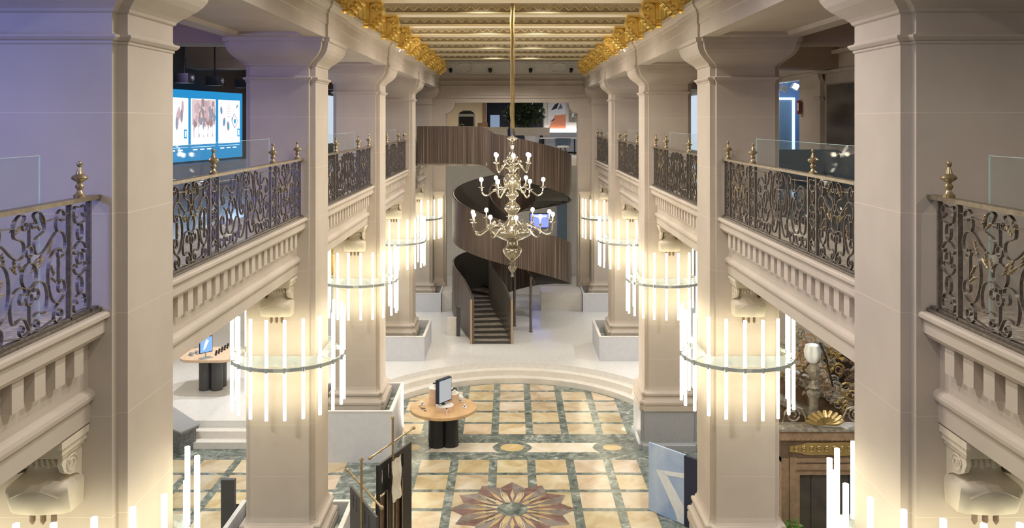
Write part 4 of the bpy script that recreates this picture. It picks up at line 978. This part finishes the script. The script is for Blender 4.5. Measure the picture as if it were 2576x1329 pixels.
for k in range(5):
    loc = (-8.6+.02*k, 24.78+.19*k, PH+1.003)
    if proto is None:
        proto = thing('phone', 'black phone in the slanting row on the left aisle table', 'phone', loc, R(-30), 'phones on the left aisle table')
        MB().box(-.035, .035, -.005, .005, .0, .15).xform(Matrix.Rotation(-.35, 4, 'X')).build('phone_body', M['black'], proto)
        MB().box(-.02, .02, .01, .045, .0, .05).build('holder', M['steel'], proto)
    else: dup(proto, loc, R(-30))
for k in range(3):
    t = thing('tablet', ['leftmost silver tablet on a stand on the left aisle table', 'middle silver tablet on a stand on the left aisle table', 'rightmost silver tablet on a stand on the left aisle table'][k], 'tablet', (-9.33+.09*k, 24.72+.2*k, PH+1.003), R(-30))
    MB().box(-.09, .09, -.004, .004, 0, .13).xform(Matrix.Rotation(-.9, 4, 'X')).build('tablet_body', M['steel'], t); MB().box(-.02, .02, .02, .05, 0, .04).build('stand', M['black'], t)
# cheek block beside the aisle steps
m = MB(); m.prism([(-8.2, 21.15), (-7.95, 21.7), (-9.6, 23.5), (-10.4, 22.9)], 'z', .5, .56).prism([(-8.25, 21.2), (-8.02, 21.68), (-8.6, 22.2), (-9.2, 21.95)], 'z', .002, .499)
tag(m.build('step_cheek_block', M['darkgranite']), 'low dark granite cheek block left of the aisle steps', 'stone block')
m = MB(); m.prism([(-8.2, 21.12), (-7.93, 21.7), (-9.6, 23.53), (-10.4, 22.87)], 'z', .562, .6)
tag(m.build('stone_capping', M['granite']), 'light granite capping slab on the dark cheek block', 'stone slab')
# totem and black ironwork
t = thing('information_totem', 'tall charcoal slab totem standing on the left aisle tiles', 'totem', (-5.45, 16.4, 0))
MB().box(-.13, .13, -.05, .05, .02, 1.42).build('slab', M['charcoal'], t); MB().box(-.16, .16, -.12, .12, .001, .02).build('foot_plate', M['black'], t)
t = thing('iron_scroll_ornament', 'small black scrolled iron ornament at the foot of the second left column', 'ornament', (-5.22, 16.55, 0))
m = MB()
for q in (-1, 1):
    m.tube([(q*(.1+.09*math.cos(a)*(1-a/16)), 0, .75+.12*math.sin(a)*(1-a/16)) for a in [k*.6 for k in range(18)]], .022, 6)
    m.tube([(q*.19, 0, .75), (q*.12, 0, .4), (q*.2, 0, .01)], .022, 6)
m.build('scrollwork', M['black'], t); MB().box(-.22, .22, -.05, .05, .35, .4).build('crossbar', M['black'], t)
# ------------------------------------------------------------------ round table in the nave
TZ = .94; TX, TY = -1.77, 22.0
t = thing('round_table', 'round oak display table on a lobed black base on the marble floor', 'table', (TX, TY, 0))
MB().lathe([(.84, 0), (.855, .01), (.855, .075), (.84, .085)], (0, 0, TZ-.085), 56).build('tabletop', M['wood'], t)
lobed_base(t, .21, .24, TZ-.086, M['black'], R(8))
def drum(label, x, y, r, h, name='wooden_drum', top='plaster'):
    t = thing(name, label, 'display stand', (TX+x, TY+y, TZ+.002))
    MB().lathe([(r, 0), (r, h)], (0, 0, 0), 28).build('drum_body', M['woodlt'], t, smooth=True); MB().lathe([(r*1.0, h+.001), (r*1.0, h+.02)], (0, 0, 0), 28).build('white_top', M[top], t)
    return TZ+.002+h+.02
d1 = drum('low wide wooden drum with a white top at the front of the round table', .06, -.28, .225, .12)
d2 = drum('tall wooden drum stand at the back left of the round table', -.24, .22, .155, .40)
d3 = drum('tall wooden drum stand at the back right of the round table', .22, .24, .165, .26)
t = thing('thick_monitor', 'thick dark-framed screen standing on the low wooden drum', 'screen', (TX+.02, TY-.24, d1), R(52))
MB().box(-.24, .24, -.06, .05, .06, .66).build('housing', M['navy'], t); MB().box(-.22, .22, -.068, -.061, .09, .63).build('display', M['displaygrey'], t)
m = MB(); m.lathe([(.06, 0), (.05, .01), (.02, .02), (.02, .06)], (0, 0, 0), 12); m.build('stand', M['black'], t)
t = thing('camera_figure', 'small white gadget with a dark cap on the tall left drum', 'gadget', (TX-.24, TY+.22, d2)); MB().lathe([(.03, 0), (.035, .03), (.02, .1)], (0, 0, 0), 12).build('gadget_body', M['plaster'], t); MB().box(-.05, .03, -.02, .02, .101, .125).build('cap', M['charcoal'], t)
t = thing('white_dome', 'white domed gadget with a black band on the tall right drum', 'gadget', (TX+.2, TY+.22, d3)); MB().lathe([(.12, 0), (.12, .04), (.09, .1), (.03, .13)], (0, 0, 0), 20).build('dome', M['plaster'], t, smooth=True); MB().tube([(.0, -.1, .09), (.07, -.03, .135), (.12, .06, .08)], .02, 6).build('band', M['black'], t)
def gadget(label, x, y, r, h, cable=False):
    t = thing('small_gadget', label, 'gadget', (TX+x, TY+y, TZ+.002))
    MB().lathe([(r*1.3, 0), (r*1.4, .012), (r*.9, .025)], (0, 0, 0), 16).build('base', M['plaster'], t); MB().sphere((0, 0, .024+h*.5), h*.5, 10, 7).build('head', M['whiteprint'], t); MB().box(-.015, .015, -r, -r+.01, .026, .05).build('front_mark', M['charcoal'], t)
    if cable: MB().tube([(-.03, -.06, .008), (-.07, -.14, .008), (-.03, -.22, .008), (.04, -.24, .008)], .004, 5).build('cable', M['black'], t)
gadget('white round gadget with a thin cable at the left edge of the round table', -.56, .12, .055, .09, True)
gadget('small white gadget at the right edge of the round table', .55, -.06, .05, .06)
gadget('pale gadget behind the right drum on the round table', .42, .38, .05, .16)
for lab, x, y in (('small dark phone lying near the left edge of the round table', -.5, -.17), ('smallest dark device lying at the front left of the round table', -.44, -.34)):
    k = .05 if 'phone' in lab else .03
    tag(MB().box(TX+x-k, TX+x+k, TY+y-k*.8, TY+y+k*.8, TZ+.002, TZ+.014, rot=.4).build('phone', M['charcoal']), lab, 'phone')
t = thing('figurine', 'small pale figurine with a dark head in front of the low drum', 'figurine', (TX+.13, TY-.6, TZ+.002)); MB().lathe([(.03, 0), (.022, .05), (.028, .1), (.012, .13)], (0, 0, 0), 10).build('torso', M['skin'], t); MB().sphere((0, 0, .15), .02, 8, 6).build('head', M['black'], t)
# ------------------------------------------------------------------ black cut-out banners on brass stands, left foreground
def board(name, label, p0, p1, h, cuts, mat, thick=.03, trim=None):
    """upright board from p0 to p1; cuts are rectangles (u0,u1,z0,z1) left open"""
    t = thing(name, label, 'banner', (p0[0], p0[1], 0)); L_ = math.dist(p0, p1); ang = math.atan2(p1[1]-p0[1], p1[0]-p0[0]); t.rotation_euler.z = ang
    us = sorted({0, L_} | {c[0] for c in cuts} | {c[1] for c in cuts}); zs_ = sorted({.02, h} | {c[2] for c in cuts} | {c[3] for c in cuts})
    m = MB()
    for a, b in zip(us, us[1:]):
        for c, d in zip(zs_, zs_[1:]):
            um, zm = (a+b)/2, (c+d)/2
            if any(k[0] < um < k[1] and k[2] < zm < k[3] for k in cuts): continue
            m.box(a, b, -thick/2, thick/2, c, d)
    m.build('cut_out_panel', mat, t)
    return t, L_
t, L_ = board('cutout_banner', 'tall black banner with square cut-outs and open doorways, left foreground', (-2.43, 15.35), (-1.97, 16.5), 2.1, [(.12, .22, 1.72, 1.98), (.36, .46, 1.74, 2.0), (.6, .7, 1.74, 2.0), (.84, .92, 1.76, 2.0), (.06, .3, .05, 1.55), (.62, .86, .05, 1.5)], M['black'], .05)
m = MB()
for a, b in ((.06, .3), (.62, .86)):
    m.tube([(a, -.03, .05), (a, -.03, 1.5), (a+.04, -.03, 1.55), (b, -.03, 1.55), (b, -.03, .05)], .01, 5)
m.build('brass_piping', M['brass'], t)
MB().box(.02, .9, .03, .05, .02, 1.45).build('brown_backing', M['darkwood'], t)
t, L_ = board('cutout_banner', 'lower charcoal banner with slit cut-outs beside the white parapet box', (-2.74, 14.5), (-2.12, 13.35), 2.1, [(.16, .2, 1.8, 2.02), (.34, .38, 1.8, 2.02), (.55, .6, 1.78, 2.0), (.76, .8, 1.78, 2.0), (.96, 1.0, 1.78, 2.0)], M['charcoal'], .04)
def rod(label, a, b, r=.018):
    t = thing('brass_rod', label, 'rod', a); d = Vector(b)-Vector(a)
    MB().tube([(0, 0, 0), tuple(d)], r, 8).build('rod', M['brass'], t)
    for e, p in enumerate(((0, 0, 0), tuple(d))): MB().sphere(p, r*2, 8, 6).build('ball_end', M['brass'], t)
    for f_ in (.22, .8): MB().sphere(tuple(d*f_), r*1.6, 8, 6).build('ring_joint', M['brass'], t)
rod('slanting brass rod above the tall black banner', (-2.5, 14.96, Z(-5.9)), (-1.9, 16.43, Z(-5.9)))
rod('pale brass rod crossing above the charcoal banner', (-2.79, 14.45, Z(-5.9)), (-2.0, 13.04, Z(-5.9)))
def post(label, x, y, ztop):
    t = thing('brass_post', label, 'post', (x, y, 0)); MB().lathe([(.05, .002), (.05, .02), (.022, .03), (.022, ztop-.03)], (0, 0, 0), 12).build('pole', M['brass'], t); MB().lathe([(.03, ztop-.03), (.036, ztop-.01), (.02, ztop+.02)], (0, 0, 0), 10).build('cap', M['brass'], t)
post('brass post standing beside the charcoal banner', -2.45, 13.84, Z(-5.47)); post('taller brass post standing behind the tall black banner', -2.2, 15.70, Z(-5.44))
t = thing('hanging_paper', 'crinkled whitish embossed sheet hanging on the tall black banner', 'sheet', (-2.24, 15.66, Z(-6.95)), math.atan2(1.15, .46))
m = MB(); gx, gz = 6, 8; vs_ = [(-.08+.36*i/gx, -.09-.02*math.sin(i*1.9)-.012*math.cos(j*1.3), .75*j/gz) for j in range(gz+1) for i in range(gx+1)]
m.add(vs_, [(j*(gx+1)+i, j*(gx+1)+i+1, (j+1)*(gx+1)+i+1, (j+1)*(gx+1)+i) for j in range(gz) for i in range(gx)]); m.add([(x, y+.008, z) for x, y, z in vs_], [(j*(gx+1)+i, (j+1)*(gx+1)+i, (j+1)*(gx+1)+i+1, j*(gx+1)+i+1) for j in range(gz) for i in range(gx)])
m.build('sheet', M['paper'], t)
# ------------------------------------------------------------------ blue printed display by the right column
t = thing('printed_display', 'freestanding pale blue printed display panel with a navy side beside the second right column', 'display', (2.9, 18.2, 0)); ang = math.atan2(-.7, .63); t.rotation_euler.z = ang; L_ = math.hypot(.63, .7)
MB().box(0, L_, 0, .04, .01, 1.45).build('printed_panel', M['skyprint'], t)
m = MB(); m.prism([(.2, .93), (L_, 1.07), (L_, .97), (.5, .9)], 'y', -.004, -.001); m.prism([(.2, .93), (.5, .88), (L_, .36), (L_, .02), (.76, .03), (.7, .2)], 'y', -.0045, -.0012); m.build('white_shape', M['whiteprint'], t)
MB().box(L_+.002, L_+.5, -.03, .05, .01, 1.45).build('navy_side', M['navy'], t)
# ------------------------------------------------------------------ carved doorcase and gilded carvings, right aisle
DX, DY = 5.93, 15.95
t = thing('carved_doorcase', 'carved brown doorcase with a gilded relief panel in the right aisle', 'doorcase', (DX, DY, 0))
H = 2.08
m = MB(); 
for q, (w0, w1, dpt) in enumerate(((.95, .80, .0), (.80, .68, -.03), (.68, .6, .03))):
    for s_ in (-1, 1): m.box(*sorted((s_*w0, s_*w1)), -.12+dpt, .1, .002, H)
    m.box(-w0, w0, -.12+dpt+.001, .1, H-(1-q*.12-.8)*0+ -.02-.12*q-.1, H-.12*q-.02)
m.build('door_frame', M['midwood'], t)
MB().box(-.6, .6, .0, .03, .002, H-.36).build('dark_door', M['darkglass'], t)
m = MB()
for x in (-.35, .1, .35): m.box(x-.012, x+.012, -.02, -.001, .3, H-.4)
m.box(-.5, .5, -.02, -.001, .3, .33); m.build('glazing_bar', M['charcoal'], t)
MB().box(-.98, .98, -.16, .12, H, H+.32).build('frieze_board', M['darkwood'], t)
m = MB(); pts = []
for k in range(40):
    a = 2*PI*k/40; rr_ = 1+.08*math.cos(9*a); pts.append((max(-.82, min(.82, .9*math.cos(a)*rr_)), H+.16+.12*math.sin(a)*rr_))
m.prism(pts, 'y', -.19, -.161)
for k in range(11): m.tube([(-.7+.14*k+.05*math.cos(a)*(1-a/12), -.195, H+.16+.06*math.sin(a)*(1-a/12)) for a in [q*.6 for q in range(16)]], .014, 6)
m.build('gilded_relief', M['gold2'], t)
m = MB(); m.box(-1.02, 1.02, -.2, .12, H+.321, H+.5)
for k in range(22): m.sphere((-.97+.092*k, -.2, H+.34), .028, 7, 5)
m.build('beaded_cornice', M['midwood'], t)
MB().box(-1.06, 1.06, -.26, .12, H+.501, H+.55).build('cornice_shelf', M['silver'], t)
t = thing('shell_crest', 'gilded shell crest with wire scrolls on top of the carved doorcase', 'ornament', (DX-.15, DY-.1, H+.575))
m = MB()
for k in range(9):
    a = PI*(k+.5)/9; m.tube([(0, 0, .02), (.2*math.cos(a), -.05, .02+.16*math.sin(a)), (.36*math.cos(a), -.02, .04+.24*math.sin(a))], [.03, .06, .03], 7)
m.build('shell', M['gold2'], t, smooth=True)
m = MB()
for q in (-1, 1):
    m.tube([(q*(.58+.16*math.cos(a)*(1-a/14)), 0, .18+.16*math.sin(a)*(1-a/14)) for a in [k*.5 for k in range(22)]], .016, 6)
    m.tube([(q*.3, 0, .02), (q*.42, 0, .3), (q*.56, 0, .34), (q*.72, 0, .24), (q*.78, 0, .02)], .016, 6)
m.build('wire_scroll', M['silver'], t)
t = thing('carved_balustrade', 'slanting carved and gilded old balustrade with leaf scrolls behind the doorcase', 'carving', (DX+.2, DY+1.2, .5))
m = MB()
for k in range(3): m.tube([(-1.8, -.05+.06*k, 3.3-.6*k), (1.9, -.05+.06*k, 1.55-.6*k)], .13-.02*k, 8)
m.build('slanting_rail', M['silver'], t, smooth=True)
random.seed(3)
m = MB(); m.prism([(-1.2, 3.0), (1.3, 1.75), (1.3, .3), (-1.2, 1.6)], 'y', .05, .2); m.build('dark_slab', M['darkwood'], t)
m = MB(); m.prism([(.15, 3.0), (.35, 3.1), (.7, 3.05), (1.2, 2.8), (1.3, 2.2), (.9, 2.2), (.4, 2.45)], 'y', .22, .4); m.build('niche_shade_panel', M['darkroom'], t)  # near-black panel stands in for the shade inside a niche
for j in range(14):
    m = MB()
    if j < 8: cx_ = -.85+.23*j; cz_ = 3.05-.13*j
    else: cx_ = -.5+.26*(j-8); cz_ = 3.4-.14*(j-8)
    for q in range(5):
        ox, oz, sg, rr_ = random.uniform(-.14, .14), random.uniform(-.25, .25), random.choice((-1, 1)), random.uniform(.08, .17)
        m.tube([(cx_+ox+sg*rr_*math.cos(a)*(1-a/13), -.16+random.uniform(-.02, .02), cz_+oz+rr_*math.sin(a)*(1-a/13)) for a in [k*.55 for k in range(20)]], [.026-.0011*k for k in range(20)], 6)
    for q in range(7):
        x_, z_ = cx_+random.uniform(-.2, .2), cz_+random.uniform(-.28, .28); a = random.uniform(0, 6.28)
        m.tube([(x_, -.12, z_), (x_+.06*math.cos(a), -.17, z_+.06*math.sin(a)), (x_+.13*math.cos(a+.5), -.14, z_+.13*math.sin(a+.5))], [.02, .045, .01], 6)
    m.build('leaf_scroll', [M['silver'], M['gold2'], M['darkwood'], M['silver'], M['midwood']][j % 5], t, smooth=True)
t = thing('carved_urn_lamp', 'white cloth-shaded lamp on a carved urn above the slanting balustrade', 'lamp', (5.9, DY+.8, 3.45))
m = MB(); m.lathe([(.12, -.49), (.12, -.46), (.05, -.42), (.11, -.38), (.06, -.3), (.03, -.24), (.07, -.18), (.12, -.08), (.13, -.02), (.09, .05), (.05, .1)], (0, 0, 0), 32, fl=.07); m.build('urn', M['silver'], t, smooth=True); MB().lathe([(.16, -3.448), (.16, -3.3), (.09, -3.2), (.07, -2.2), (.1, -1.6), (.07, -1.2), (.09, -.6), (.13, -.52), (.13, -.492)], (0, 0, 0), 20).build('pedestal', M['silver'], t, smooth=True)
m = MB(); m.lathe([(.05, .1), (.1, .13), (.14, .22), (.155, .32), (.13, .4), (.12, .45), (.05, .48)], (-.02, 0, 0), 40, fl=.12, fn=5); m.build('cloth_shade', M['whiteprint'], t, smooth=True)
m = MB(); m.tube([(.12, 0, .5), (.2, -.05, .3), (.3, -.05, -.1), (.36, -.05, -.35)], .02, 6); m.build('dark_strap', M['black'], t)
t = thing('green_plant', 'bright green plant top in front of the carved doorcase', 'plant', (4.99, 15.25, 0))
foliage('foliage', (0, 0, .86), .27, 420, .12, M['leaf2'], t); MB().lathe([(.12, .002), (.17, .5), (.16, .55)], (0, 0, 0), 16).build('pot', M['charcoal'], t); MB().tube([(0, 0, .3), (.02, 0, .8)], .02, 6).build('stem', M['darkwood'], t)
# gilt ornament and pale wall fittings seen past the columns
t = thing('gilded_mask', 'fluted gilded ornament on the wall of the left aisle beside the second ring light', 'ornament', (-5.9, 27.2, Z(-4.55)))
m = MB()
for k in range(7): m.tube([(-.28+.09*k, -.1+.02*(k % 2), .55-.08*abs(k-3)), (-.3+.1*k, -.2, 0), (-.22+.073*k, -.08, -.55+.06*abs(k-3))], [.05, .08, .04], 8)
m.build('fluting', M['gold'], t, smooth=True); MB().box(-.3, .3, -.06, 0, -.5, .5).build('back_plate', M['gold2'], t)
MB().box(-.03, .03, -.02, 4.29, -.03, .03).build('wall_arm', M['gold2'], t)
t = thing('wall_cabinet', 'small white wall cabinet beyond the right columns', 'cabinet', (6.3, 32.6, PH)); MB().box(-.4, .4, -.2, .2, .002, 1.1).build('cabinet_body', M['plaster'], t); MB().box(-.38, .38, -.21, -.201, .05, .5).build('door', M['lilac'], t)
